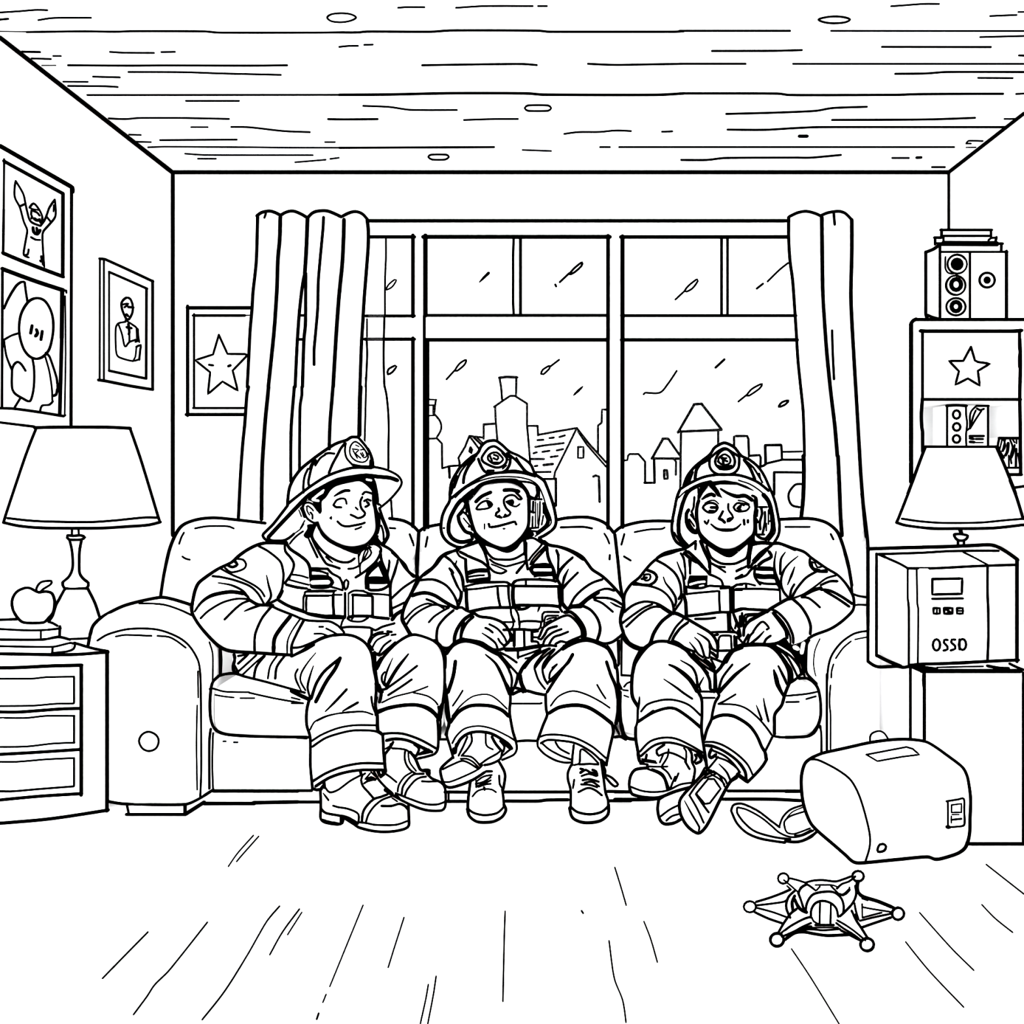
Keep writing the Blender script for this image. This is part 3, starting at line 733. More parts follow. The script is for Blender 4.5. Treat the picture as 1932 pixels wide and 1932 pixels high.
# ================================================================== every drawn line of the place, laid on the surface it belongs to
build_bvh()
draw('F', '''8l 0 71 325 325; 7.5l 325 325 1790 325; 7l 326 325 326 1010; 6.5l 1790 325 1932 214; 5.5l 1790 325 1790 433
3.5z 617 33 625 27 644 25 662 27 672 33 662 39 644 42 625 40; 3.5z 1544 37 1556 33 1576 31 1595 33 1604 37 1595 42 1574 44 1555 42
3.5z 990 204 996 199 1034 199 1040 204 1034 209 996 209; 3.5z 808 296 813 292 842 292 847 296 840 301 815 301; 6 1508 257 1523 257''')
# ceiling boards
draw('h1', '''3.5 0 70 110 63 200 56 265 57; 4 0 110 45 106; 3.5 215 113 300 101 510 100; 2 0 176 150 178; 4 150 180 450 176 650 178 740 175 1140 176 1230 183 1800 183 1932 181
4 125 290 224 292; 3 298 314 342 314; 3.5 178 328 285 331; 2 235 367 313 367; 3.5 617 291 700 296 863 297; 3.5 905 292 981 291; 4 382 366 700 368 930 367 1420 368 1610 366
3.5 720 404 1020 405 1240 412 1575 420; 3.5 522 430 672 434; 3 355 458 492 459; 3.5 382 482 590 484 660 488; 3.5 490 533 1932 532; 3.5 1043 566 1340 566
3.5 610 664 700 668 780 662 1030 662 1284 667; 3 1072 713 1165 713; 3.5 1297 712 1400 714 1590 735 1737 741; 3 724 755 790 757; 3 765 795 846 797; 3.5 898 786 1327 783
3 831 826 920 823 1440 826 1600 828 1932 829; 3 1038 862 1150 869 1754 870; 3 1110 890 1211 890; 3 1655 910 1826 896; 3 1852 891 1900 885; 3 1823 797 1878 797; 4 1840 668 1932 670''')
draw('h2', '''3.5 330 44 380 40 478 41; 3.5 655 44 820 34 1085 34; 3.5 1115 34 1165 34; 4.5 0 182 100 182 160 177 510 178 630 171 1110 172 1180 178 1880 178 1932 175
3.5 0 263 50 258 105 257; 3.5 140 252 188 250; 4 465 366 720 362 1020 359 1108 365; 4 1395 358 1540 364 1690 362 1932 358; 5 0 532 280 530 630 523 1050 524 1150 531 1780 532 1932 524
3.5 135 594 280 600 400 616 660 617; 4 0 670 215 668; 3.5 700 673 860 668 1002 667; 3.5 1262 751 1340 741 1460 740 1550 732 1636 735; 3.5 1810 739 1868 737
4 0 829 250 828 868 825; 3 1028 841 1188 847; 3.5 1463 825 1518 825; 3.5 1570 825 1932 825''')
draw('h3', '''3.5 1187 35 1260 30 1370 22 1455 22; 3.5 1742 90 1890 84; 3 1900 67 1932 67; 4 0 173 620 173; 3.5 850 173 1932 174; 3.5 1686 208 1932 202; 4 182 286 530 285 686 281
4 1136 263 1746 264; 4 1905 311 1932 312; 4 0 358 370 358; 3.5 637 358 1932 358; 4 1210 414 1380 412 1500 404 1932 404; 3.5 1675 437 1868 438; 4.5 0 524 550 525 620 533 1210 532 1350 528 1814 526
3.5 1888 527 1932 525; 4 262 639 530 632 760 622 860 606 1050 599; 4 856 673 1380 670 1657 661; 3 1822 667 1882 667; 4 270 727 480 728 640 719 790 713 1830 713; 3.5 0 825 1540 825
3 1610 800 1620 790 1700 791; 3 1608 805 1634 805; 2 1608 827 1662 826; 4 10 897 150 897 260 886 650 884 740 884 905 869; 3.5 1193 886 1286 886; 5 1330 884 1355 883; 3.5 1416 937 1488 937''')
# floor boards
draw('h4', '''3 1200 65 1080 200 1010 300; 3 1240 72 1100 230 1073 263; 3.5 398 800 240 960 55 1150; 3.5 850 725 560 1090 450 1200 390 1290 290 1425
3.5 1398 603 1300 720 1150 980 980 1250 812 1463; 3.5 1548 626 1420 800 1325 970; 3 1567 650 1460 818''')
draw('h5', '''3 298 250 210 465 120 685; 3 100 728 83 770; 4 60 830 50 860; 3 518 315 465 480 433 583; 3 648 675 635 750 605 886; 3 690 630 675 730 645 886
3 1060 282 1055 430 1048 765; 4 1470 280 1478 292; 3 1648 47 1680 150 1709 250; 3 1804 337 1840 430 1876 555; 3 1617 440 1645 640 1690 760 1708 878''')
draw('k2', '3 873 460 960 590 1090 802; 3 1393 428 1500 560 1657 725; 3 1457 295 1600 455 1703 557; 3 1740 258 1800 320 1880 384; 3 1760 75 1932 210')
# wall pictures
draw('a1', '''8l 0 135 715 545; 7 705 540 735 556 738 600; 6.5l 40 290 640 620; 4l 42 270 38 780; 5l 38 780 32 1225; 7l 638 620 635 1450; 7 30 1220 200 1292 400 1370 520 1415 640 1460
4 160 492 150 540 150 655 200 755 240 900 275 985 270 1040 245 1180 242 1240 290 1265; 4 160 492 235 620 258 720 275 800 310 900 405 945; 4 200 748 250 725; 4 245 1240 280 1235 290 1185
4 555 680 500 760 475 830 450 890 410 945; 4 555 680 562 750 560 850 510 920 440 1000 430 1050 435 1180 447 1350; 4 470 850 515 905; 3 545 735 542 800
4 300 760 340 718 390 770 425 840 430 900; 3 300 760 330 775 390 785; 4 320 790 315 830 325 850 318 870; 4 340 795 375 810 400 840; 6 348 872 365 885 385 890; 5 400 880 410 910; 4 425 870 430 890
6 335 965 340 1005 375 1030 405 990; 5 372 968 376 1000; 4 315 1060 360 1085 405 1088; 5 410 1300 430 1310 420 1255; 3 430 1330 450 1360''')
draw('F', '6l 135 355 134 803; 5l 0 797 65 805')
draw('a2', '''8 25 40 350 160 640 255; 8l 630 260 625 740; 7l 625 740 605 1510; 3l 660 315 665 900 655 1520; 4 650 255 670 258 672 280; 5l 25 30 20 1440; 5.5 0 1450 140 1455 400 1490 640 1530; 4 640 1535 660 1520
5z 370 335 450 360 510 450 538 560 535 700 500 850 440 925 370 950 300 925 240 850 200 720 195 600 220 480 290 370; 4.5 40 440 90 330 165 210 215 172 240 170; 4.5 250 175 262 270 280 380
6 325 615 310 690; 6 370 655 380 690 360 720; 6 428 672 415 755; 4 45 755 115 715 190 690; 4 40 760 65 920 120 1060; 4.5 122 1060 140 1010 180 980 220 1010 258 1070
4.5 122 1060 122 1240 150 1300 230 1350 300 1380 330 1310 345 1200 345 1050 330 955; 4 205 1350 150 1440; 4.5 465 890 500 925 545 1050 575 1150 580 1200; 3.5 460 935 500 1080 525 1250 530 1370
5 580 1260 570 1310 540 1325; 4 535 1380 500 1415 425 1425 405 1490; 7 590 1215 592 1270
4.5z 1280 330 1320 345 1342 400 1345 450 1335 500 1290 555 1240 460 1232 380; 3.5 1245 400 1300 390 1260 430; 5 1300 425 1350 430; 5 1280 500 1295 515; 3.5 1275 555 1270 575 1200 590 1172 640 1175 870 1200 930 1340 972 1410 955
3.5 1290 570 1350 610 1385 640 1410 780; 3.5 1200 600 1235 700 1265 825 1310 780 1400 750; 5 1300 600 1310 680 1305 700; 3.5 1310 700 1310 780; 5 1285 630 1330 640; 3 1370 780 1400 770; 6 1390 650 1395 740
4 1380 830 1425 810 1420 860 1410 960; 3 1380 840 1370 930 1345 975''')
draw('F', '''3.5l 188.5 488 188 716; 3.5l 196 490 196 716; 5l 188 488 198 489; 5 198 489 240 508 289 531; 5.5l 288 530 288 735; 6 186 717 200 719 245 728 288 735''')
draw('a2', '3.5l 1105 75 1105 1075; 4.5 1105 70 1300 155 1490 240; 5l 1483 240 1480 1150; 5 1105 1070 1300 1112 1480 1150')
draw('g2', '''6.5l 62 95 610 95; 6l 64 80 64 1030; 6l 52 1022 560 1022; 4l 120 150 120 965; 5l 112 162 560 162; 2 560 160 608 160; 4l 112 965 560 965
4lz 335 330 410 495 560 497 585 505 455 640 500 815 367 735 240 845 260 655 130 550 285 500; 4 250 590 285 595; 5 418 602 435 595''')
# left corner
draw('a3', '''5.5 360 165 310 290 240 480 60 1020 35 1105; 5.5 1320 160 1430 480 1600 1040 1620 1100; 4.5 75 1060 300 1085 500 1095 900 1100 1150 1085 1450 1055 1590 1055; 5.5 35 1105 200 1140 450 1160 1000 1162 1300 1145 1500 1130 1625 1100
4 728 1170 728 1225; 4 795 1175 798 1225; 5z 685 1235 740 1240 820 1235 860 1255 820 1278 700 1278 680 1258; 5 705 1285 730 1400 735 1560 700 1650 635 1710 635 1740 660 1780; 5.5 825 1285 805 1400 805 1610 840 1670 895 1715 895 1745 870 1775
5l 670 1772 870 1772; 5 655 1780 600 1880 570 1932''')
draw('F', '6 65 807 100 806 200 806 246 808')
draw('a4', '''5 495 120 430 240 400 330 370 375; 5.5 665 120 720 230 755 335; 4 465 490 530 505 665 500
5z 290 150 230 120 190 118 130 145 95 200 95 270 130 340 180 380 330 380 370 345 405 300 415 220 395 160 350 145; 4z 275 128 310 75 390 65 385 90 330 125 295 155
5 0 360 130 355; 4.5 370 375 400 385 435 405; 4 0 430 150 438 250 440 330 438 400 432 460 425; 5 455 410 452 490; 3.5l 310 445 310 495; 5 0 510 320 510 440 490 490 498 530 510
4 0 560 120 563 400 565 480 548 540 535 570 545; 4 400 570 395 615; 4 400 612 510 600 560 580 570 545; 6 0 618 450 625 600 622 820 605; 5 565 535 700 575 820 598
7l 812 600 812 1810; 6.5 0 1905 300 1880 500 1855 820 1805; 6.5 0 725 150 722 400 710 620 705; 7l 617 705 617 1690; 6 0 1728 300 1700 620 1680; 6 0 1060 150 1060 450 1038 605 1033; 6 0 1382 250 1368 605 1345
3.5 0 808 250 806 350 796 560 792; 4l 562 792 562 990; 3.5 0 1015 250 1012 420 998 560 995; 3.5 0 1105 200 1105 350 1090 565 1090; 4l 562 1090 562 1295; 3.5 0 1325 200 1322 400 1300 565 1293
3.5 0 1438 130 1438 350 1420 560 1410; 4l 562 1410 562 1620; 4 0 1662 100 1662 300 1645 560 1625
6 670 550 685 470 710 400 780 335 950 250 1210 190 1300 200 1450 245; 4 1060 236 1240 245 1380 290 1455 325; 4 740 517 820 470 980 430 1180 432 1330 480 1430 550 1500 660 1520 760 1525 900 1528 1500 1520 1710
3.5 880 487 950 475 1150 482; 3.5 1195 482 1280 490 1340 520 1410 572; 3 1503 750 1505 950; 3 1497 1010 1492 1300 1497 1650; 3 1590 530 1615 620 1615 820; 4z 1130 1210 1185 1235 1205 1280 1185 1335 1130 1357 1080 1335 1055 1280 1080 1230
5.5 825 1740 950 1758 1400 1762 1500 1725 1620 1650; 4.5l 965 1770 978 1835; 6l 960 1838 1410 1838; 7l 1405 1770 1405 1835; 7 1410 1835 1480 1790 1550 1745; 5 1600 1190 1590 1280 1590 1640; 3.5 1618 1220 1612 1450 1618 1640
7l 1550 1755 1932 1755; 6.5l 1620 1660 1932 1660; 5l 1670 565 1670 770''')
# window, frame
draw('F', '''6.5l 696 416.5 1488 416.5; 6.5l 697 447 782 447; 7l 779 444 779 597; 5.5l 690 596 782 596; 6l 688 640 782 640; 7l 779 638 779 993; 5.5l 800.5 596 800.5 1000; 4.5l 808 641 808 996; 2.5l 804.5 641 804.5 996; 7l 1147 641 1147 996; 8l 1174.5 446 1174.5 994''')
draw('g5', '7.5l 168 250 1715 250; 8.5l 187 240 187 900; 7l 1700 240 1700 1100; 5.5l 185 900 1700 900; 7l 185 1103 1700 1103; 4.5 918 260 914 400 914 600 914 800 918 890; 5.5l 975 260 975 890')
draw('g6', '7l 45 270 1315 270; 5.5l 50 867 1375 867; 6.5l 50 1052 1385 1052; 5.5l 810 280 810 860; 5l 856 280 856 860')
draw('g1', '5l 650 1187 685 1187; 5l 630 1437 675 1437')
# marks on the panes
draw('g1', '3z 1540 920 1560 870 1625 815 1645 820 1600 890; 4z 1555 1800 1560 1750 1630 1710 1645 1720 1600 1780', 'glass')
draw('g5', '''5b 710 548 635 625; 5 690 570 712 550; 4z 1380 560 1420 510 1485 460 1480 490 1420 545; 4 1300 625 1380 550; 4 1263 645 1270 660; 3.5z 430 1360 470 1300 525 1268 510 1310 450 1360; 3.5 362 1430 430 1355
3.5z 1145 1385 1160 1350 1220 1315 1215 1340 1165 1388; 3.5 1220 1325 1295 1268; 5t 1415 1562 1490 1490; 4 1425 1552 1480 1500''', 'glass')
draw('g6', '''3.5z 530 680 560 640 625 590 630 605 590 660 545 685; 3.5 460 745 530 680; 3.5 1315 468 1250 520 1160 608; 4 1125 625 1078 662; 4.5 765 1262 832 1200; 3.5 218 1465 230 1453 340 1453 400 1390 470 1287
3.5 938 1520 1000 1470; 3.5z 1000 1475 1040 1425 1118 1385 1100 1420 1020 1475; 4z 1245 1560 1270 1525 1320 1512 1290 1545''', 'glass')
draw('g1', '3.5 1535 390 1535 600 1530 700 1525 900 1525 1190; 4 1520 1200 1512 1500 1512 1700 1520 1932; 3 1338 1225 1338 1410; 4 1335 1450 1340 1600 1325 1932', 'sheer')
draw('g2', '4 1768 730 1775 780 1790 850 1805 1000 1810 1150 1807 1300 1807 1490; 3.5 1610 700 1612 800 1605 1100 1600 1270', 'sheer')
draw('b1', '4 1660 860 1668 980 1675 1080', 'sheer')
# curtains
draw('g1', '''6 190 150 240 115 320 100 380 115 430 140; 6 435 145 500 110 570 100 650 130 710 165; 6 715 175 770 120 830 100 930 100 1060 155; 6 1070 160 1150 120 1220 105 1290 130 1345 190; 4 285 125 270 170
6 198 160 190 500 180 680 150 950 140 1120 120 1350 105 1650 90 1932; 7 435 160 428 400 410 600 400 900 385 1150 370 1350 345 1600 310 1932; 7 718 180 710 400 700 600 690 750; 6 690 750 670 850 650 1000 630 1200 610 1500 590 1932
6 700 750 698 1000 696 1280 680 1450 665 1932; 5.5 885 165 880 280 850 600 830 850 825 1100 800 1400 787 1550 787 1700; 7 1098 190 1093 400 1080 650 1050 950 1030 1200 1010 1500 985 1932; 6.5 1340 190 1352 300 1350 480 1330 750 1310 1000 1295 1250 1280 1500 1265 1932''')
draw('g2', '''6 593 782 578 850 560 1100 540 1300 520 1600 505 1920; 7 766 782 760 850 740 1050 725 1250 710 1500 705 1932; 6 990 782 985 850 965 1100 960 1300 960 1600; 5.5 1055 782 1055 850 1040 950 1035 1300 1035 1500
6.5 1325 782 1320 850 1300 1100 1293 1320; 8 1565 782 1560 900 1555 1200''')
draw('g6', '''5.5 1325 115 1390 85 1455 75 1520 90 1565 110; 5.5 1570 105 1620 85 1700 75 1750 90 1800 140; 5 1662 80 1670 175; 6 1320 120 1320 280 1330 450 1350 600 1368 850 1378 1000 1390 1200 1410 1400 1430 1600 1440 1932
7 1572 120 1575 400 1580 700 1595 950 1610 1150 1640 1450 1670 1700 1690 1932; 4.5 1650 980 1655 1150 1665 1350; 7 1800 140 1800 380 1793 700 1800 900 1820 1250 1835 1500 1860 1932''')
draw('g4', '8 1432 886 1435 1000 1430 1200 1415 1350; 7 1695 886 1705 1100 1715 1350 1725 1490; 6.5 1860 886 1870 1050 1890 1300 1910 1500')
draw('e3', '6 455 150 480 350 505 560 510 640')
# right side
draw('e1', '''5l 890 224 1530 224; 5.5l 902 222 902 305; 4.5l 1520 222 1520 310; 4.5l 900 298 1515 298; 5l 812 320 900 320; 5l 822 320 822 402; 4 928 310 928 375; 7l 925 382 1590 386; 5l 860 408 1600 412; 4l 825 390 930 390; 4 1490 350 1520 325 1590 320; 5 1588 315 1575 380
5l 1590 395 1665 395; 5l 1650 395 1648 490; 6 862 420 800 465 706 502; 6l 705 500 705 1270; 6 705 1270 712 1305 725 1325; 5l 883 420 883 1325; 4l 890 498 1725 498; 6l 1713 490 1713 1330; 5 725 1285 780 1310 860 1330; 4.5l 1257 510 1257 1325
4o 1097 650 120 118; 10o 1097 650 48 48; 8o 1097 650 20 20; 2q 1060 655 1105 685; 2q 1125 595 1155 620; 4o 1080 915 122 120; 8o 1085 905 62 68; 4o 1083 1182 120 108; 8o 1083 1180 55 58; 5 1050 1215 1085 1240 1120 1215; 4.5o 1472 850 95 92; 7o 1472 850 22 24; 3 952 560 950 700 985 760 1050 770
6l 580 1342 1932 1342; 7 585 1338 550 1355 525 1385 522 1410; 8l 522 1400 522 1932; 7 640 1484 700 1487 900 1487 1800 1487 1900 1478; 5.5l 665 1480 665 1932; 6 1877 1480 1877 1700 1885 1745 1877 1800 1877 1932''')
draw('e2', '''4.5lz 1270 95 1320 265 1360 285 1510 305 1357 395 1380 580 1232 490 1075 570 1120 400 995 270 1175 270; 8l 522 0 522 1780; 5.5l 665 0 665 740; 6.5 665 740 655 850 650 950 655 1100 665 1150 665 1400; 6.5 1880 0 1887 300 1880 700 1885 1100 1890 1690; 5.5l 690 752 1890 752
4l 972 830 972 1325; 5 965 832 1080 825 1215 832; 3.5 1208 830 1210 950 1222 1050 1208 1200 1212 1325; 4.5o 1090 940 45 52; 4.5o 1092 1095 46 48; 4.5o 1090 1245 46 48; 3.5 1225 1135 1255 1110 1258 950 1280 890 1340 832; 4l 1340 832 1490 832; 4l 1483 830 1483 1325
3.5 1270 1070 1300 960 1330 890; 3.5 1260 1115 1330 1000 1400 895; 4 1345 865 1385 885 1430 870; 4.5l 1255 1208 1430 1208; 4l 1330 1246 1420 1246; 2.5l 1330 1290 1420 1290; 5 1258 1235 1300 1245; 5 1258 1282 1310 1286
5l 1620 1235 1885 1235; 4.5 1622 1240 1605 1340 1640 1420 1680 1480; 3 1660 1250 1630 1370; 3 1700 1250 1660 1400; 6 1735 1300 1725 1400 1700 1450; 3.5 1760 1260 1790 1350 1765 1460 1775 1550; 3 1740 1450 1745 1600; 3.5 1815 1320 1800 1420 1775 1480; 4.5 1835 1370 1830 1600
3 1838 1250 1838 1300; 4l 1710 1605 1860 1605; 6l 1740 1690 1900 1690; 3 1790 1250 1815 1290; 3 1680 1260 1700 1330 1670 1400; 4 1860 1430 1880 1560; 5.5l 700 1342 1580 1342; 6 700 1345 640 1500 560 1720 480 1932; 6 1590 1345 1700 1600 1800 1850 1830 1932; 5 1815 1852 1870 1845 1932 1835; 5 1575 1340 1610 1350''')
draw('e3', '''5.5 920 30 880 140 790 370 770 415; 6 1805 30 1860 170 1925 380; 4.5 820 380 1000 405 1200 418 1530 415 1750 395 1932 380; 5.5 770 415 850 440 1080 468 1300 470 1650 465 1932 435; 8 1350 480 1360 510; 5z 1295 525 1350 520 1420 535 1400 570 1360 580 1320 570
4.5 1330 575 1330 625; 4.5 1385 575 1385 625; 6.5 520 655 800 645 1200 635 1450 625 1600 618 1660 625 1720 650 1800 700 1875 755; 6.5l 510 640 510 1680; 6 510 1680 560 1715 605 1730 700 1728 780 1725 830 1735 890 1725
5.5l 588 700 588 1630; 4.5 588 703 700 700 1000 690 1280 675 1700 672; 6.5 590 1625 700 1680 810 1725; 5 610 705 700 745 800 790 870 830; 5 870 832 1100 832 1500 812 1860 800; 4.5 875 840 875 1100 882 1200 882 1710; 3.5 955 850 960 1150 968 1200 965 1700
3.5 1380 685 1500 745 1600 800; 5 1600 820 1600 1060 1606 1200 1608 1450 1600 1665; 7l 1868 755 1868 1680; 6.5 900 1715 1000 1705 1200 1700 1700 1675 1880 1668; 5lz 1097 930 1370 925 1365 1065 1097 1070; 4.5l 1097 1110 1375 1107
4.5lz 1108 1195 1165 1195 1165 1245 1108 1245; 3 1140 1200 1138 1240; 5lz 1205 1195 1280 1195 1280 1245 1205 1245; 5l 1220 1200 1270 1245; 4.5lz 1322 1195 1375 1195 1375 1245 1322 1245; 3l 1322 1220 1380 1220
4.5o 1135 1530 33 52; 4.5 1235 1485 1205 1485 1203 1510 1235 1545 1235 1570 1200 1582; 4.5 1305 1482 1275 1482 1268 1505 1305 1540 1305 1565 1265 1580; 4.5o 1372 1526 33 50; 4.5l 1345 1480 1345 1570
8l 1000 1768 1900 1768; 3 1140 1735 1350 1730 1560 1726; 9 920 1725 1020 1740 1130 1755; 5 1800 1700 1860 1730 1932 1758; 6 1600 1722 1700 1740 1790 1745; 5.5l 897 1740 897 1932; 6 1022 1780 1015 1850 1022 1932; 3.5l 1925 1780 1925 1932''')
draw('e4', '''5.5l 1012 125 1012 700; 6l 1125 170 1125 710; 5 1030 125 1120 165; 4l 1924 165 1924 1560; 7l 1470 1555 1932 1555
6 225 850 160 900 130 1000 130 1120 150 1250 200 1380 260 1450 400 1570 480 1640 560 1705 670 1705 900 1682 1150 1660 1215 1680 1280 1670 1400 1630 1460 1580 1490 1480 1495 1350 1500 1200 1490 1100 1470 1000 1430 930 1300 830 1200 760 1130 725 1000 708 850 712 680 735 500 775 300 820 225 850
4 205 870 250 872 300 890 430 960 530 1040 600 1170 660 1370 685 1500 680 1590 650 1690; 3.5 685 725 685 690 700 660 755 640 800 660 830 705; 3.5lz 655 832 980 770 1030 785 1085 832 940 850 745 885; 4.5z 790 1555 815 1575 800 1610 750 1620 748 1590 765 1560
4 1305 1210 1400 1195 1445 1190 1448 1290 1448 1400 1400 1415 1310 1420; 3.5l 1315 1210 1317 1410; 3lz 1345 1240 1425 1230 1425 1300 1345 1300; 2.5l 1350 1317 1405 1317; 4 1345 1360 1425 1352; 2.5l 1343 1330 1343 1385; 7 1310 1418 1325 1420
4.5l 335 180 335 800; 3 365 270 358 360 358 440 365 500 365 785; 4 282 600 290 660 292 810; 5.5 110 215 180 215 240 260 270 320 285 430 280 540 240 640 190 680 90 690 0 692; 3.5 0 356 130 345 200 335 260 322; 3.5 5 407 108 404; 3.5 168 382 245 360; 5.5 0 1532 70 1540 130 1532 200 1500 250 1460''')
draw('k1', '''5o 145 520 68 62; 5o 515 207 60 58; 6o 1340 182 64 58; 6o 1782 597 66 68; 6.5o 1440 938 74 70; 7o 445 885 74 72
6 215 465 350 425 500 370 590 330; 5 215 505 350 490 520 465 560 440; 5 215 530 400 580 550 635; 6 200 580 350 650 510 705; 5 590 205 680 228 760 255; 4 520 225 600 290 690 370; 4 555 290 600 330
5.5 770 250 850 230 950 225 1090 240 1180 215 1260 185; 5 765 265 820 300 870 340; 4 870 280 1050 280 1110 300; 4 880 340 920 295; 6 640 345 580 400 550 470 548 540 590 640; 6 680 370 710 450 745 560; 6 765 275 710 310 680 370
7 640 400 612 470 620 560; 8 640 440 680 520 720 560 770 580; 5.5 760 580 770 500 800 430 850 380 960 355 1070 360 1150 420 1180 500 1178 590; 5.5 820 640 825 550 870 480 950 455 1040 480 1100 540 1120 630; 4.5 830 640 850 680 900 710
5l 920 480 915 710; 5l 1040 490 1035 710; 6l 870 722 1070 722; 4.5 1040 290 1080 330 1120 370; 6.5 1130 380 1170 390 1200 375 1245 330; 4 1245 305 1248 335; 5 1105 320 1160 270 1240 240 1310 185; 5.5 1310 290 1320 380 1280 480 1190 580 1140 625
8 1340 240 1330 310 1350 370 1400 410 1560 460 1730 530; 4 1385 430 1445 450; 4.5 1395 525 1500 545 1710 578; 4.5 1390 640 1500 610 1600 585; 5 1360 675 1500 640 1710 595; 6 1390 745 1550 690 1700 640; 4l 1385 490 1388 640; 5 1300 480 1315 560 1345 660
6 460 805 520 700 600 590 660 545; 5.5 480 820 600 730 740 655 820 630; 5.5 500 850 640 790 730 740 820 700; 7 530 885 640 810 750 800 850 818 1000 838 1230 828; 5 670 772 850 770 950 780 1140 765; 4 840 750 1120 748; 7 720 770 820 740
6 1270 565 1320 670 1380 760 1450 870; 5 1110 670 1200 720 1300 790 1420 890; 5 1100 700 1180 760 1280 820 1375 890; 6 1150 780 1230 822 1370 895; 7 1320 600 1335 650''')
# the town
draw('g3', '''3 135 300 150 308 210 310; 4 205 310 196 370 190 440; 3 140 360 185 360; 3 140 455 190 452; 3 180 370 180 440; 4c 195 445 245 510 252 580 215 650; 4 135 665 215 662 260 710 262 935; 4 262 935 330 915 410 910; 5 325 930 330 1020
4 600 760 510 640; 4 510 640 470 740 410 840 420 880 422 930; 3.5 520 640 640 655; 4 545 650 620 720; 3 580 655 640 710; 5z 520 745 535 765 525 800 510 785; 4l 640 665 640 535; 4.5l 640 535 745 528; 4 765 680 750 500 745 380
4 735 375 800 330 880 275 925 275 1035 345; 4 1035 345 1035 540 1050 700 1065 900; 4 808 310 800 200 785 115; 5 782 110 850 102 945 106; 4l 938 110 935 280; 4l 1045 548 1130 548; 4l 1132 548 1135 635; 4 1137 630 1300 600 1490 567
4 1485 575 1400 750 1290 970 1280 1030; 4 1490 570 1600 710 1755 880; 3.5 1500 600 1580 720 1755 920; 4 1130 678 1185 675; 4 1240 660 1280 655; 4 1330 650 1380 635; 4 1110 740 1200 725 1370 705; 4 1095 798 1125 788; 4 1175 785 1240 775
4 1305 772 1365 760; 4 1250 832 1315 822; 4 1070 850 1190 850; 4 1105 915 1130 912; 5 1185 905 1270 895; 4 1110 970 1250 967; 4l 1170 1032 1290 1032; 5l 1298 1030 1298 1275; 4lz 1500 740 1550 740 1550 840 1500 840
5 1640 1010 1660 1000 1690 1010 1693 1100 1697 1240; 4l 1755 400 1718 400 1715 520; 4 1715 520 1682 545 1682 800''', 'city', (16, 0))
draw('g4', '''4 65 922 95 918 100 885 112 872 180 872 230 930 230 1090; 4.5l 225 1090 300 1090; 5l 298 915 302 1090; 5 285 900 365 758; 4.5l 362 755 405 755; 4.5 405 755 450 820 500 890; 5l 280 905 500 907; 5lz 375 995 397 995 402 1058 375 1060; 4 450 912 465 930 463 1030
4.5 502 700 500 900 497 1130; 5 480 708 600 500; 5l 600 495 660 490; 5 660 492 810 685; 5l 480 702 810 688; 4l 785 695 785 800; 4.5 905 810 905 740 920 735 1005 735 1015 760 1018 890; 4.5 1025 885 1100 880 1108 900 1105 960
5 1105 968 1130 960 1150 945; 5.5l 1142 808 1145 940; 5l 1142 805 1262 803; 4.5l 1265 808 1270 915; 4.5 1145 945 1270 915 1420 915; 3.5l 1270 855 1420 853; 4.5l 1210 1010 1415 1012; 5l 1210 1010 1210 1180; 4.5c 1415 1100 1370 1105 1325 1160 1320 1210 1345 1260 1400 1275''', 'city', (16, 0))
# sofa back and cushions
draw('F', '''6 303 1125 310 1080 322 1030 340 995 365 982 400 977 440 980 500 987; 6 735 978 760 982 778 991 790 1003; 3.5 347 1005 342 1014 338 1026; 3.5 344 1050 350 1054 358 1056; 3.5 368 997 390 993 430 993 441 997; 3.5 735 996 746 997; 4 773 1008 779 1024
6 790 1005 788 1050 786 1098; 6 790 1003 800 996 815 992 832 989; 6 1050 981 1070 977 1110 976 1140 986 1158 1005; 4 1058 995 1100 994 1117 997; 6 1160 1008 1166 1060 1170 1100 1174 1125; 4.5l 396 1300 396 1300
5.5 412 1276 402 1286 398 1300 396 1330 398 1358 406 1376 425 1385 470 1389 582 1391; 4.5 412 1276 425 1272 445 1271 460 1276 500 1286 575 1307; 3.5 402 1299 425 1305 470 1306; 3.5 470 1307 520 1318 572 1327''')
draw('g3', '3.5 1740 1530 1765 1570 1785 1620; 4 1790 1725 1787 1765; 4 128 1560 112 1645')
draw('g4', '''6 0 1462 50 1425 180 1390 300 1380 440 1382; 6 1245 1368 1480 1362 1600 1390 1680 1450 1720 1530 1770 1700 1800 1870; 3.5 150 1465 260 1445 360 1440 378 1430; 4 72 1480 50 1560; 4 70 1650 120 1680; 3.5 1295 1425 1480 1425; 4 1640 1480 1660 1520''')
draw('a4', '3 1635 930 1700 942 1775 950; 3 1825 955 1932 955; 3 1695 1283 1715 1283; 3 1775 1290 1805 1290')
draw('d3', '''6 1560 0 1620 250 1680 500 1700 700; 5 1715 720 1780 745 1900 765; 4.5 1740 872 1780 865 1890 868; 5 1890 1222 1800 1235 1700 1270 1550 1380 1430 1540 1380 1700 1362 1932; 3.5 1740 1335 1820 1318 1890 1305; 4 1685 1360 1580 1450 1480 1590; 4 1450 1670 1425 1760 1420 1850
6 1120 1345 1090 1400 1080 1600 1080 1760 1110 1820 1220 1932; 3 1265 1325 1200 1480 1180 1650 1195 1770 1210 1825''')
draw('c3', '4.5l 1735 1490 1745 1900; 4 1790 1490 1790 1932; 3 1762 1510 1764 1880')
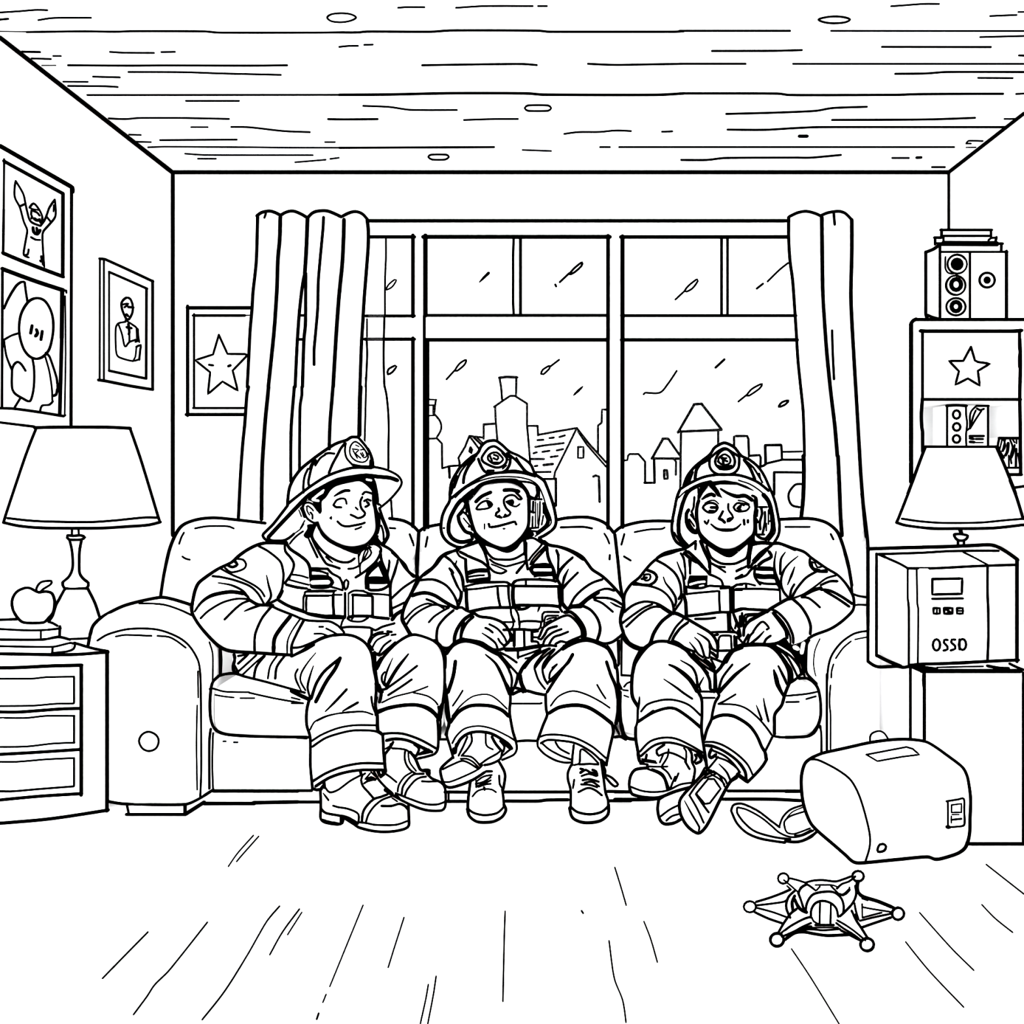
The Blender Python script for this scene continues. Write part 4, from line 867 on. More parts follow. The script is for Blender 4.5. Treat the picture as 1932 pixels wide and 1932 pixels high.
draw('d4', '''8 48 560 45 700 55 850 80 940 120 980 190 990; 4.5 85 510 110 480 145 465; 5.5l 60 405 155 410; 3.5 85 590 125 605; 4 75 540 120 545; 6 30 470 60 530; 4.5l 62 90 60 405; 7 0 970 50 965 100 990
5.5 1455 962 1530 972 1740 962 1800 930 1850 860; 4.5 1855 860 1882 920 1880 1110; 6.5l 1030 1460 1690 1460; 7.5 980 1535 1420 1535 1690 1548; 6.5l 0 1470 130 1470; 8 0 1538 300 1538 380 1530; 5l 780 555 910 555; 4.5l 790 612 910 612
5.5 1060 1640 1075 1595 1110 1578 1170 1580 1300 1640 1420 1730 1500 1790; 5.5 1060 1640 1110 1750 1200 1840 1330 1895 1550 1932; 4.5 1120 1610 1200 1630 1330 1700 1430 1780 1500 1840 1600 1880 1700 1870 1810 1820; 5 1115 1615 1115 1660 1180 1750 1280 1830 1450 1880 1600 1900
4.5 1550 1800 1545 1740 1600 1690 1720 1650; 4 1550 1800 1570 1840 1640 1850 1780 1800; 4.5 1500 1780 1530 1700 1600 1630 1710 1590; 3 1570 1700 1620 1650 1710 1610; 4 1640 1865 1700 1860 1790 1815''')
draw('c4', '''4.5 795 750 1060 750 1078 745; 6 840 1112 930 1105 1025 1108; 7l 150 1598 370 1600; 7l 155 1688 350 1688; 5l 185 1615 185 1670; 7l 715 1598 1345 1598; 7.5 735 1685 1050 1685 1120 1675 1330 1672; 7l 1705 1592 1932 1597; 7l 1730 1682 1932 1682; 5l 110 1092 178 1092''')
draw('b4', '6.5l 0 1300 180 1300; 7l 0 1437 270 1437; 6.5l 0 652 120 660')
draw('e4', '6.5l 0 1128 120 1128')
# ------------------------------------------------------------------ first person
draw('b1', '''7 400 930 430 700 540 510 700 370 880 240 1000 170 1120 130 1180 95 1260 95; 6.5 400 930 230 1150 150 1230 100 1290 150 1350 205 1372; 6 1260 95 1300 140 1370 230 1430 350 1445 455; 6 1445 455 1600 490 1740 560 1790 640 1760 720 1650 850 1520 960
6.5 400 910 500 830 700 680 900 560 1180 470 1420 470; 9 170 1310 300 1170 500 960 650 810 800 720 1000 620 1200 580 1350 560 1500 575 1650 590 1735 620
f 560 960 640 830 800 720 1000 620 1300 570 1450 590 1490 750 1500 880 1450 900 1430 760 1300 640 1180 645 1000 690 930 740 870 830 820 880 820 1000 795 1025 760 960 700 880 640 870 600 920; 6q 712 850 750 820 800 780 840 745; 5q 720 860 780 870; 2q 850 790 900 730; 4q 1365 610 1420 620
9 1450 640 1480 780 1490 880; 5 1500 900 1530 920; 6.5 1100 170 1050 230 1010 310 950 420 905 530; 5.5 860 300 900 290 970 295; 8 740 380 700 430 680 480; 6 700 440 670 560 655 650 670 700; 5.5 650 480 610 570 595 680 595 770; 5 860 310 800 350 740 440; 5 1110 170 1100 260 1120 350 1190 430
5 1430 1400 1400 1400; 4z 1220 150 1290 190 1380 310 1370 370 1320 400 1230 380 1165 310 1165 210; 3.5 1190 240 1270 250 1230 290 1290 350; 3.5 1290 250 1340 250 1365 320 1330 345 1290 290; 3.5 1200 260 1250 350; 3 1230 190 1270 210; 3 1310 280 1330 320
7 1380 240 1420 330 1440 460; 6 1190 430 1290 450 1420 455; 5 1410 380 1405 450; 5 1440 600 1470 700 1490 900 1510 915; 6.5 1520 960 1560 1080 1600 1180 1630 1290 1570 1400; 4 1460 940 1530 1060 1590 1200 1610 1300 1550 1385; 8 1475 980 1510 1100 1505 1200 1490 1260; 5 1540 1170 1565 1250 1570 1340
6 170 1330 210 1350 350 1350 420 1320 480 1270; 3 540 980 570 1060; 3.5 560 1200 610 1110; 4.5 430 1390 460 1350 520 1290 590 1240; 3 480 1270 560 1210 600 1150; f 595 1290 640 1210 640 1160 700 1150 745 1150 700 1230 695 1290 650 1330; 7 570 960 590 1000 610 1060
5 600 990 590 950 610 900 660 890 720 920 770 990; 5 600 990 640 1080 720 1135 770 1130; 3.5 630 940 650 930 700 970 715 990; 3.5 640 940 640 990 670 1040; 4.5 680 1010 705 1040 705 1085; 7 730 900 770 960 795 1010
7a 970 812 1040 770 1100 745 1150 745; 5.5 1315 790 1340 762 1380 765 1430 782; 5 960 920 1000 860 1060 840 1105 850 1120 905; 5.5 960 920 990 945 1055 948; 5.5 1335 872 1375 850 1410 865; 6 1370 885 1395 915 1350 942; 5.5 1310 825 1285 880 1300 960 1345 1020 1320 1060 1260 1080 1220 1060 1170 1038
4.5 1230 950 1255 975; f 905 1078 942 1050 942 1102; 5.5 1010 1120 1060 1165 1130 1180 1300 1150 1340 1135; 4.5 1225 1215 1260 1205 1300 1185; f 760 1120 800 1210 850 1275 980 1380 1190 1430 1330 1400 1430 1300 1470 1200 1450 980 1430 900 1430 700 1480 900 1510 1050 1520 1180 1500 1300 1560 1390 1540 1410 1480 1395 1410 1375 1380 1400 1430 1440 1290 1480 1250 1520 1100 1470 900 1370 800 1270
5 1500 1300 1450 1370; 7 765 1140 800 1225 900 1335 1050 1415 1190 1440 1330 1415; 6 745 1150 700 1290 760 1400 850 1500 950 1570 1050 1612 1150 1612 1215 1570; 5.5a 640 1290 700 1420 765 1555; 6 690 1300 760 1450 870 1630 950 1660 1035 1690; 5b 870 1550 950 1620; 5 1140 1695 1200 1690 1260 1665; 4l 1265 1520 1270 1660; 4.5 1270 1540 1300 1480 1380 1440 1420 1500 1380 1560 1290 1630 1285 1750; 4 1310 1590 1340 1490 1370 1450 1380 1480 1330 1580
6 1390 1385 1470 1395 1540 1460 1480 1600 1350 1720 1230 1800; 4 1490 1615 1380 1720 1350 1790; 7 385 1370 430 1450 560 1540 640 1610 675 1690 680 1790; 6 370 1400 375 1480 440 1560 480 1640 450 1750 370 1870; 6l 690 1690 890 1695; 6 890 1695 940 1750 1030 1800 1065 1860
f 665 1780 700 1765 900 1775 950 1850 905 1932 690 1932 670 1850; 8q 705 1862 895 1858; 5 700 1715 800 1725 890 1755; 5l 890 1750 890 1790; 4.5 460 1765 560 1778 650 1805; 4.5 430 1830 540 1860 660 1890; 4.5 380 1880 500 1910 640 1932; 4.5 440 1770 420 1830
5.5 1500 1630 1400 1720 1360 1780 1355 1932; f 1365 1795 1600 1795 1625 1870 1390 1880 1360 1900; f 1360 1870 1395 1870 1400 1932 1360 1932; 6.5 1515 1640 1570 1770 1640 1880; 6.5 1530 1480 1545 1590 1610 1760 1630 1880; 4.5 1637 1590 1635 1680 1610 1770; 5 1740 1590 1710 1730 1650 1880; 6.5 1545 1400 1650 1460 1750 1560 1830 1680 1932 1790''')
draw('b2', '''7.5 1230 290 1100 285 980 285 870 310 750 370 650 440 560 520 380 610 170 760 120 850 90 980 75 1090 90 1160 170 1290 300 1440 420 1550 550 1600 830 1620 1060 1635 1300 1650; 5.5 890 325 1010 390 1150 510 1185 620 1190 700 1170 850 1120 950
5 480 590 550 640 650 625 720 590 735 540 700 490 640 480; 6.5 520 560 570 580 630 550 600 510; 5.5 330 690 430 700 600 740 780 810 880 900 950 1020; 5 430 600 560 670 720 740 850 810 920 870 960 935; 5.5a 395 770 560 800 700 870 770 960 800 1000
8.5b 700 900 550 880 330 920 200 1000 110 1120; 6 550 880 680 890 760 940; 5 185 1200 280 1110 450 1010 620 965 760 968; 5.5 475 1215 600 1090 690 1020 780 985; 6a 715 1115 800 1080 900 1045; 7.5 780 980 880 1035 1000 1040 1060 1045
5.5a 985 680 1010 800 1040 910 1030 960 980 1030; 6 1180 870 1130 960 1020 1020; 7 1120 975 1250 1050 1420 1110 1500 1150 1700 1190 1932 1195; 5.5 1045 1050 1120 1090 1300 1160 1450 1220 1600 1235 1750 1240 1850 1290 1900 1340
6 1045 1060 930 1200 850 1380 838 1500 840 1610; 9 1270 1180 1150 1330 1080 1450 1070 1600; 4 1400 1200 1290 1360 1240 1480 1235 1620; 6.5 1440 1220 1350 1390 1290 1530 1290 1640; 5.5 1300 1560 1400 1550 1550 1490 1690 1425 1932 1400; 5l 1625 1305 1670 1305
4.5 1710 1325 1800 1370 1850 1400; 4.5 1565 1390 1660 1390 1720 1412; 5.5 1310 1655 1450 1590 1560 1525; 4.5l 1430 1100 1430 950 1455 885; 4l 1450 880 1810 880; 4.5l 1450 930 1740 930; 4 1468 940 1470 1040 1465 1110; 5 1800 880 1800 1080 1808 1160; 3.5 1220 800 1360 835 1520 850
7 590 1640 600 1700 580 1780 590 1850 640 1880; 5.5 640 1660 760 1640; 6 750 1650 640 1750; 5 860 1650 750 1750 650 1840; 4.5 960 1650 850 1740 690 1890; 6 960 1660 860 1790 830 1932; 4.5 1110 1660 1030 1780 1000 1932; 6 1210 1650 1110 1790 1090 1932; 6.5 425 1570 432 1700 425 1880; 5 600 1780 640 1860
6 400 1900 450 1885 580 1870 700 1900''')
draw('b3', '''4.5 590 190 620 290 620 340; 5z 640 250 665 215 690 240 680 310 655 340 640 300; 4.5 470 190 510 250 470 300; 5 470 300 540 320 620 345; 5 160 372 200 355 540 350; 4.5l 160 410 505 410; 4 165 380 145 450 140 585; 5 185 420 175 500 180 590; 6.5 505 400 505 500 515 650; 4.5l 515 400 610 400
6 0 560 120 600 200 625 300 640 400 655 500 655 640 665; 6l 650 380 650 670; 3.5l 692 380 692 650; 5l 745 420 745 680; 5 700 380 760 350 880 355; 6.5l 740 402 970 412; 5 880 360 950 385 1080 395 1185 405; 6.5l 985 425 985 660; 7 690 675 750 660 950 660 1000 672 1180 690; 5.5l 1195 300 1197 660
5 680 690 730 720 850 725 930 680; 4 735 670 735 700; 4.5 640 680 615 730 600 785; 5.5 615 800 700 790 950 800 1020 830 1100 790 1250 748; 6.5 975 820 970 900 940 960 940 1000; 5.5 590 790 640 860; 5 990 890 1050 862 1110 850; 4.5 950 990 990 920 1060 880 1180 870
4.5 980 1045 1040 950 1180 885; 5 1060 1120 1120 1020 1205 955; 6 1085 1130 1180 1050 1260 980; 6 1165 845 1215 852; 5 1215 890 1265 882; 6 940 1000 990 1070; 6 1000 1110 1060 1130; 5.5 1290 0 1240 150 1205 280 1205 430 1215 560 1230 700; 5.5 1190 0 1180 80 1165 160 1190 270
5 1070 0 1130 130 1190 270; 5.5 1210 450 1350 320 1500 220; 5.5 1215 570 1300 530 1370 495; 9 1225 700 1270 640 1350 590; 7 1520 240 1450 390 1370 560 1350 690 1430 850 1460 890; f 900 190 1170 190 1178 265 930 270 905 260; 6.5 905 190 905 270 940 335 1000 345 1100 335 1180 290
6 1060 30 960 120 915 185; 6.5 0 1150 130 1080 270 980 400 920 550 885 700 890 800 920 900 990 970 1110 1000 1300 1030 1480 1020 1700 1025 1860; 6.5 225 1660 190 1760 180 1932; 5b 75 1305 45 1370 60 1450 130 1590; 4.5a 295 1105 200 1220 120 1350 110 1450 170 1560; 5.5a 265 1265 220 1400 195 1530 225 1650
7 240 1660 300 1480 400 1330 590 1170; 8.5 590 1170 530 1300 420 1460 295 1700; 6b 670 1550 530 1700 410 1820; 6b 805 1710 700 1770 620 1815; 4 310 1932 450 1870 650 1830 870 1820 985 1855; 5 970 1640 985 1750 1030 1860; 9 0 1570 100 1620 210 1670; 4 0 1720 140 1720; 4 0 1650 100 1675
6.5 1040 1300 1100 1180 1200 1060 1300 970 1420 900 1500 885 1620 915 1740 970 1820 1060 1855 1200 1860 1500 1840 1700 1810 1900; 7 1010 1100 1020 1320 1050 1500 1090 1560; 8 1000 1110 1070 1130; 7 1030 1250 1090 1170; 5a 1230 1170 1160 1330 1130 1460 1150 1520
8a 1420 1120 1280 1300 1160 1500; 5.5 1150 1545 1350 1400 1525 1265; 5.5 1175 1620 1330 1520 1460 1430; 4 1100 1710 1250 1640 1480 1580 1655 1515; 4 1480 1590 1650 1630 1740 1690 1775 1735; 8.5 1050 1820 1200 1770 1400 1740 1550 1745 1680 1800 1800 1900; 5 1135 1340 1100 1380 1100 1450 1130 1500
8 1060 1500 1090 1600 1070 1700; 5 1040 1650 1020 1740; 6 1090 1560 1160 1540''')
draw('b4', '''7 150 190 120 330 120 500 160 640 165 800 165 1000 190 1280; 6.5 950 240 975 400 980 560 1040 620 1055 850 1070 1000 1080 1070; 4 160 560 220 460 400 380 700 345 830 345 920 375; 5 175 700 300 620 500 540 700 505 960 505; 5.5 190 765 350 660 550 595 700 568 900 570 980 585 1050 630
6 195 1185 350 1090 550 1010 750 970 880 965 1040 970; 7 190 1270 240 1290 300 1280; 7 230 1245 400 1140 600 1075 800 1048 1080 1050; 7 280 1290 330 1230; 6.5 285 1290 290 1400 290 1530; 7.5 330 1200 335 1260; 5 345 1260 400 1320 500 1290 650 1180 780 1110; 5b 385 1415 320 1330
6 295 1520 350 1570 500 1600 600 1620 700 1670 740 1700; 6.5 290 1530 290 1640 340 1685 500 1710 555 1690 565 1620; 5l 300 1650 530 1705; 7l 540 1620 540 1690; 5 440 1482 500 1500 600 1515 700 1550 750 1590 750 1670; 6.5 590 1640 700 1710 750 1745 900 1785 1050 1800 1200 1790 1320 1760 1362 1720 1360 1600 1355 1480
5 720 1680 850 1695 950 1715 1200 1715 1340 1670; 5 840 1680 870 1590 940 1490 1040 1410 1150 1370; 6 790 1680 805 1560 860 1470 940 1400 1020 1375 1100 1345; 5.5 780 1170 800 1240 870 1320 930 1390; 5 820 1210 860 1185 960 1160; 6 1030 1485 1150 1485 1250 1460 1320 1490 1360 1540
5 780 1170 800 1110 830 1090; 7 860 1165 900 1140 950 1165; 6 940 1070 990 1160 1080 1260 1150 1320; 4 830 1160 890 1090; 10 1080 1290 1155 1340; 4 1160 1390 1220 1430; 7 770 1060 785 1110; 8 985 1060 1020 1130 1060 1080; 4 900 1070 960 1130
6 1075 850 1130 780 1170 710; 5 1160 785 1250 790 1330 805 1380 840 1430 870; 5 1315 820 1310 900 1330 980 1380 1050 1440 1090; 4 1355 840 1370 950 1450 1060; 7 1380 830 1440 910 1500 1040 1560 1060 1610 1055; 6 1045 610 1150 600 1300 610 1500 680 1690 785; 7 1090 690 1200 670 1350 690 1500 760 1640 830
6 1710 440 1720 600 1715 780 1680 850 1600 880 1470 910; 6.5 980 380 990 570 1040 620; 8.5 980 350 1100 300 1300 262 1480 262 1620 310 1720 420; 5 1720 280 1745 440 1740 660; 7 1800 0 1790 200 1740 300 1725 440; 6 1430 740 1485 790 1450 880; 5 1470 860 1540 850 1620 830; 5 1500 770 1560 800; 6 1500 850 1600 800
4.5 1080 790 1130 760 1140 730; 5 1070 1090 1130 1130 1210 1195; 6 1070 850 1070 950 1080 1060; 6 1580 1090 1640 1150 1750 1200 1800 1270 1810 1400 1800 1500 1760 1540 1600 1540 1450 1500 1300 1430 1170 1360; 5 1200 1330 1350 1390 1550 1460 1700 1468 1790 1440
5 1310 1370 1340 1290 1430 1180 1500 1140 1570 1130; 4.5 1225 1310 1240 1230 1310 1130 1390 1080; 5 1275 1340 1290 1250 1360 1150 1430 1100 1540 1095; 5 1520 1185 1600 1190 1700 1185; 7 1540 1050 1600 1050 1610 1100; 7 960 0 1000 90 1040 100; 6 940 300 970 360; 6.5 1200 1350 1250 1400; 5 1040 1070 1060 1110; 6.5 1800 0 1850 400 1840 520 1810 620; 5l 1735 678 1815 678''')
# ------------------------------------------------------------------ middle person
draw('c1', '''8.5 560 800 620 735 700 670 860 625 1000 618 1120 625 1190 680 1250 760 1275 830; 9 580 790 500 880; 9 540 800 490 860; 7 450 1435 400 1430 300 1380 230 1300 205 1200 220 1060 260 960 310 870 315 760 335 640 400 520 440 460 570 340 650 290 700 200 760 150 830 135 880 140 950 190 1040 270 1150 320 1290 420 1350 540 1430 600 1470 640 1560 880 1600 1050 1605 1130 1580 1200 1480 1280 1400 1320
6.5 330 840 450 740 600 640 750 560 870 530; 6.5 870 530 1050 520 1200 530 1350 570; 5 1000 510 1100 500 1200 520; 9 300 1150 300 1250 350 1330 450 1370 570 1350; 9 300 1150 330 1050 400 920 450 860; 9 450 870 500 820 600 740; 5 500 1415 560 1390 640 1350; 5 240 1200 245 1200
3.5 380 830 500 720 700 620 900 578 1140 582 1300 620 1390 690 1450 820 1490 950 1540 1080 1540 1150 1450 1230 1350 1300; 9.5 1470 1000 1510 1100 1480 1180 1380 1260; 6 1450 900 1480 1000; f 480 870 560 760 680 680 850 610 1000 600 1150 620 1220 700 1280 790 1350 830 1270 840 1270 900 1250 790 1190 720 1060 655 860 655 720 690 620 800 530 910 545 980 500 900
5 1150 630 1300 650 1390 700; 7 1370 700 1380 780 1350 850; 4 1400 720 1400 840; 5l 1290 845 1430 850; 5l 1328 880 1322 1010; 3l 1355 880 1355 1180; 4 1410 880 1405 1050 1390 1180; 4 1450 930 1450 1020; 4 1450 1050 1430 1160; 4l 1320 1060 1318 1190; 4.5l 1290 1200 1390 1195; 4.5l 1290 1235 1390 1240
5.5 1295 1000 1335 1010; 2.5 1380 900 1382 1150; 4 1288 850 1288 1000; 7 530 910 550 1010 590 1170 640 1280 740 1360 850 1420 960 1450 1040 1430 1130 1370 1220 1270 1265 1180 1275 1050 1270 850; f 580 1270 640 1270 740 1360 850 1410 960 1430 1040 1430 1150 1330 1250 1200 1290 1200 1340 1280 1290 1320 1250 1340 1190 1370 1130 1450 1040 1500 960 1495 850 1450 720 1405 650 1370
8 415 1050 430 1130 500 1240 570 1265; 6 440 1035 470 1000; 5 470 1000 520 1040 570 1140; 3.5 480 1080 520 1130 570 1180; 6 410 1050 450 1000 490 950; 5 520 900 515 1010; 4 500 900 480 960; 6 545 1180 575 1180 585 1220; 4 490 830 500 860; 6.5 570 1270 590 1330
8 630 880 700 815 810 765; 8.5 975 740 1060 735 1150 755; 5.5 1120 770 1190 845 1150 850 1100 805 1040 800 980 835 970 890 1000 960 1050 1010 1030 1045 970 1065; 5z 635 968 690 895 770 868 832 912 790 955 710 970; f 755 868 820 885 832 930 785 950 765 910; 3 755 840 785 840; 2.5q 780 900 790 904; f 1000 870 1080 848 1098 890 1080 925 1040 910
4.5 1000 880 1050 920 1120 938 1162 908; 6 905 960 915 990 880 1015 870 1050 940 1072; f 890 1050 920 1035 942 1072 900 1072; f 965 1062 970 1035 985 1020 1010 1040 985 1075; 6 787 1150 797 1187 880 1180 1000 1150 1105 1122 1120 1155; f 948 1200 996 1200 972 1224; 3.5l 735 1150 735 1210
6z 850 205 900 230 960 280 1000 330 1000 400 950 450 880 465 800 440 720 395 700 350 740 280 790 225; 5z 820 290 880 280 940 330 960 370 900 420 840 415 780 370 780 320; 5 795 310 825 380; 5 850 310 900 330 890 370 845 350; 4 930 320 960 360; 4 830 400 930 405; 6.5 660 360 690 440 750 520 870 530 980 510 1040 430 1050 340
4.5 770 500 850 500; 4.5 950 290 1020 370; 4.5 1010 290 1030 340; 7 610 360 540 450 490 560 478 650; 4.5 640 320 540 400 450 510 410 600 370 710; 5.5 400 570 360 680 330 780; 6 1010 290 1110 370 1170 440 1230 515; 4 1120 340 1180 430 1250 510 1340 550; 4 955 480 1000 440
6.5 680 1390 730 1480 770 1600 780 1650; 6 720 1400 780 1510 850 1572 950 1582 1080 1578 1180 1530 1225 1490 1225 1360; 7l 1225 1350 1225 1520; 6.5 1240 1380 1240 1560 1260 1700; 5 800 1580 850 1620 950 1655 1000 1665 1100 1640 1230 1600; 4 820 1640 900 1670 1000 1715; 5.5 790 1670 850 1730 940 1750 1000 1722; 6.5a 1240 1610 1170 1690 1125 1745
5.5 1240 1330 1330 1322 1430 1380 1480 1400; 5 1430 1400 1400 1440 1310 1540 1275 1590; 5 1490 1405 1380 1510 1310 1590 1290 1640; 6 450 1440 560 1405 660 1370; 5 400 1490 430 1450; 6.5 440 1490 560 1550 700 1610 775 1670; 5 400 1490 430 1540 510 1580; 7 505 1580 510 1700 530 1850
f 530 1720 640 1690 760 1690 772 1740 640 1745 530 1775; 4.5 530 1795 640 1778 730 1772; 6 550 1840 680 1820 780 1810; 7 775 1690 795 1780 790 1830; f 530 1845 660 1825 780 1815 780 1850 560 1868; 6 1470 1460 1380 1560 1310 1640; f 1270 1700 1300 1655 1360 1630 1520 1630 1590 1745 1590 1780 1340 1785; 5.5q 1345 1708 1540 1708
6.5 1490 1440 1510 1570 1570 1690 1600 1800; 4.5 1340 1790 1400 1775; 5 1570 1780 1585 1840; 7 1400 1330 1510 1400 1650 1430 1800 1490 1932 1580; 6.5 430 1450 330 1490 230 1540 150 1640 80 1710 0 1770; 5 260 1550 380 1650 470 1800 480 1932; 4 380 1650 395 1600; 6 310 1690 350 1750; 5 340 1750 420 1932; 5 0 1830 60 1820 150 1840 240 1880 310 1932
5 1610 1470 1635 1530 1630 1700 1620 1790; 6 1610 1470 1635 1530; 5.5 1805 1560 1710 1650 1640 1750 1625 1830 1680 1910; 5t 1755 1700 1710 1800 1690 1890; 5.5 1865 1745 1760 1850 1690 1932; 5.5 790 1855 1000 1858 1060 1900; 6 1080 1880 1120 1840 1200 1825 1400 1825 1560 1835 1600 1850; 4.5 1400 1810 1450 1825''')
draw('c2', '''6.5 0 180 100 270 200 370 250 470 380 560; 7 380 530 395 580 400 600; 6.5 400 590 500 490 620 400 720 260 820 190 960 150 1040 110; 6.5 400 610 300 790 200 950 160 1090 145 1200 200 1310 270 1430; 4 310 0 325 75; 4.5 525 0 505 95; 6.5l 395 0 365 270; 6.5l 365 270 370 490
6 430 600 550 590 670 600 820 680 920 800 980 920 1000 1020; 8.5 300 835 420 800 530 795 660 840 800 930 980 1030; 5.5 520 890 600 920 720 980 860 1010; 4.5 195 1190 330 1050 450 980 540 955 600 965; 5 220 1270 290 1170 430 1060 600 980 700 980 780 1030; 5 555 1240 640 1150 780 1060 860 1020
6 930 1060 800 1170 700 1300 675 1420 680 1530 730 1600 800 1630 870 1620 930 1560; 8 1220 1115 1100 1190 1000 1320 950 1450 945 1560; 5 1090 1240 1050 1350 1035 1480; 6.5 1230 1160 1140 1240 1080 1340 1050 1420 1040 1490; 6 810 245 880 290 960 400 1050 540 1080 700 1090 760
5 870 430 900 440 930 490; 5 900 500 980 680 1040 780 1030 870 1000 920; 8 1125 740 1128 900 1140 1050; 6 1000 1020 1060 1015 1120 1060 1220 1090; 5 1060 780 1050 880 1010 990; 5 1100 700 1250 660 1400 640 1740 630; 5 1120 745 1300 730 1600 690 1750 690; 6 1600 720 1610 850 1640 1000; 4.5 1755 680 1765 850 1790 990
6 1825 680 1835 850 1850 1000; 7 1180 1080 1350 1040 1500 1020 1800 1015 1932 1015; 6 1740 630 1800 670; 6.5 1220 1080 1320 1150 1500 1175 1650 1230 1730 1300 1790 1400 1830 1450; 4.5l 1650 1238 1820 1238; 4.5 1800 1030 1810 1130 1840 1230 1830 1310 1780 1355 1730 1310
5.5 1060 1490 1200 1510 1350 1540 1450 1600 1540 1650 1600 1650; 5 1475 1270 1600 1340 1700 1460 1740 1550; 5.5 1415 1325 1470 1350 1525 1395; 5.5a 1365 1405 1480 1480 1570 1560 1600 1640; 5 1610 1490 1640 1540 1690 1590; 7 1780 1380 1800 1480 1750 1560 1700 1600; 9 940 1570 1000 1530 1080 1500
6.5 830 1720 930 1590 1080 1530 1200 1540 1350 1590 1500 1680 1620 1740; 7 1620 1660 1700 1640 1790 1650; 9l 1730 1655 1932 1655; 5.5 1640 1700 1760 1760 1890 1850; 5 1610 1740 1700 1830 1780 1932; 5 1830 1480 1850 1560; 4l 1812 1430 1812 1530; 8 640 1520 720 1590 770 1660; 4z 780 1660 810 1645 835 1660 800 1690; 8 770 1660 800 1760 800 1932
5.5 1140 1500 1350 1540 1450 1600 1540 1670''')
draw('c3', '''7 620 10 700 70 830 90 1000 140 1190 240 1280 350 1350 440 1500 540 1620 650 1740 780 1810 870; 7 1810 870 1825 960 1790 1100 1775 1200 1795 1330 1820 1400 1740 1480 1640 1545 1520 1565 1440 1540; 6.5 660 100 680 250 740 400 800 560 850 650 880 700; 5.5 800 150 830 240 830 440
5.5 1050 255 950 340 860 440 820 560; 6t 985 435 920 560 895 680; 5.5 1130 485 1020 590 930 680 880 720; 6 1500 590 1350 640 1200 740 1080 860 1010 990 970 1040; 6 1680 760 1570 730 1450 760 1300 850 1150 970 1080 1000; 8 1440 790 1280 890 1180 970 1050 995; 6 1370 870 1560 870 1680 900 1800 970
5.5 1380 900 1500 950 1660 1080; 5t 1620 935 1720 990 1800 1020; 9.5 880 700 880 850 885 960; 8.5 890 950 960 1030 1040 1005 1180 1000; 7 1200 990 1320 1050 1420 1170 1465 1300 1460 1400 1420 1520; 8 930 1090 1020 1085 1130 1180 1220 1320 1240 1440 1200 1470; 6 1200 1470 1300 1490 1400 1520
6 135 670 160 620 260 595 400 590 640 592 760 610; 5l 340 610 340 680; 6.5l 160 690 830 695; 5 160 690 155 850 170 980; 7 180 985 250 980 450 983 700 985 860 1005; 6 140 690 130 850 150 990; 5 80 690 80 850 100 980; 5 830 700 835 850 855 980; 6.5 230 1045 330 1035 400 990; 5a 520 1080 550 1000; 5.5 850 1020 890 1080
5 110 1040 120 1130 170 1230; 5 180 1040 225 1130 240 1280; 5.5 250 1235 330 1222 460 1222 570 1235; 4.5l 250 1240 240 1340; 6.5 0 1355 100 1352 300 1348 430 1360 510 1355; 5 570 1250 560 1320 510 1360; 5 590 1230 590 1120 620 1085 840 1085; 4.5 615 1290 625 1200 650 1145 830 1140; 4 660 1200 700 1180 800 1170
5 650 1250 720 1210; 6 600 1320 700 1250 900 1150 1000 1140 1100 1220 1180 1340 1195 1440; 6 600 1320 560 1420 530 1490 570 1500 630 1420 680 1340 810 1300; 5.5 595 1600 630 1500 740 1400 880 1345; 5.5 690 1580 760 1470 870 1430 980 1385; 6 1190 1450 1060 1500 960 1550; 6 790 1570 870 1530 960 1550; 6 590 1600 700 1590 800 1600
7l 165 1370 162 1600; 5.5l 312 1370 318 1610; 7l 432 1390 432 1530; 6 430 1385 520 1375; 5 440 1465 520 1470; 5.5 440 1530 520 1540 540 1600; 9.5 40 1655 250 1650 450 1615 580 1600; 5.5l 220 1650 220 1785; 5 230 1770 400 1710 560 1650; 4.5 330 1790 400 1775 540 1700; 6.5 320 1932 420 1800 560 1700 700 1640; 5 480 1932 600 1780 760 1650
6 610 1932 700 1800 860 1660; 7 900 1650 1000 1590 1150 1530 1300 1520 1450 1570 1580 1640 1660 1760 1700 1932; 8b 1050 1730 980 1850 910 1932; 5 740 1932 810 1880; 5.5 1580 1600 1640 1690 1700 1830; 6 870 1650 960 1570; 5 1560 1850 1600 1932''')
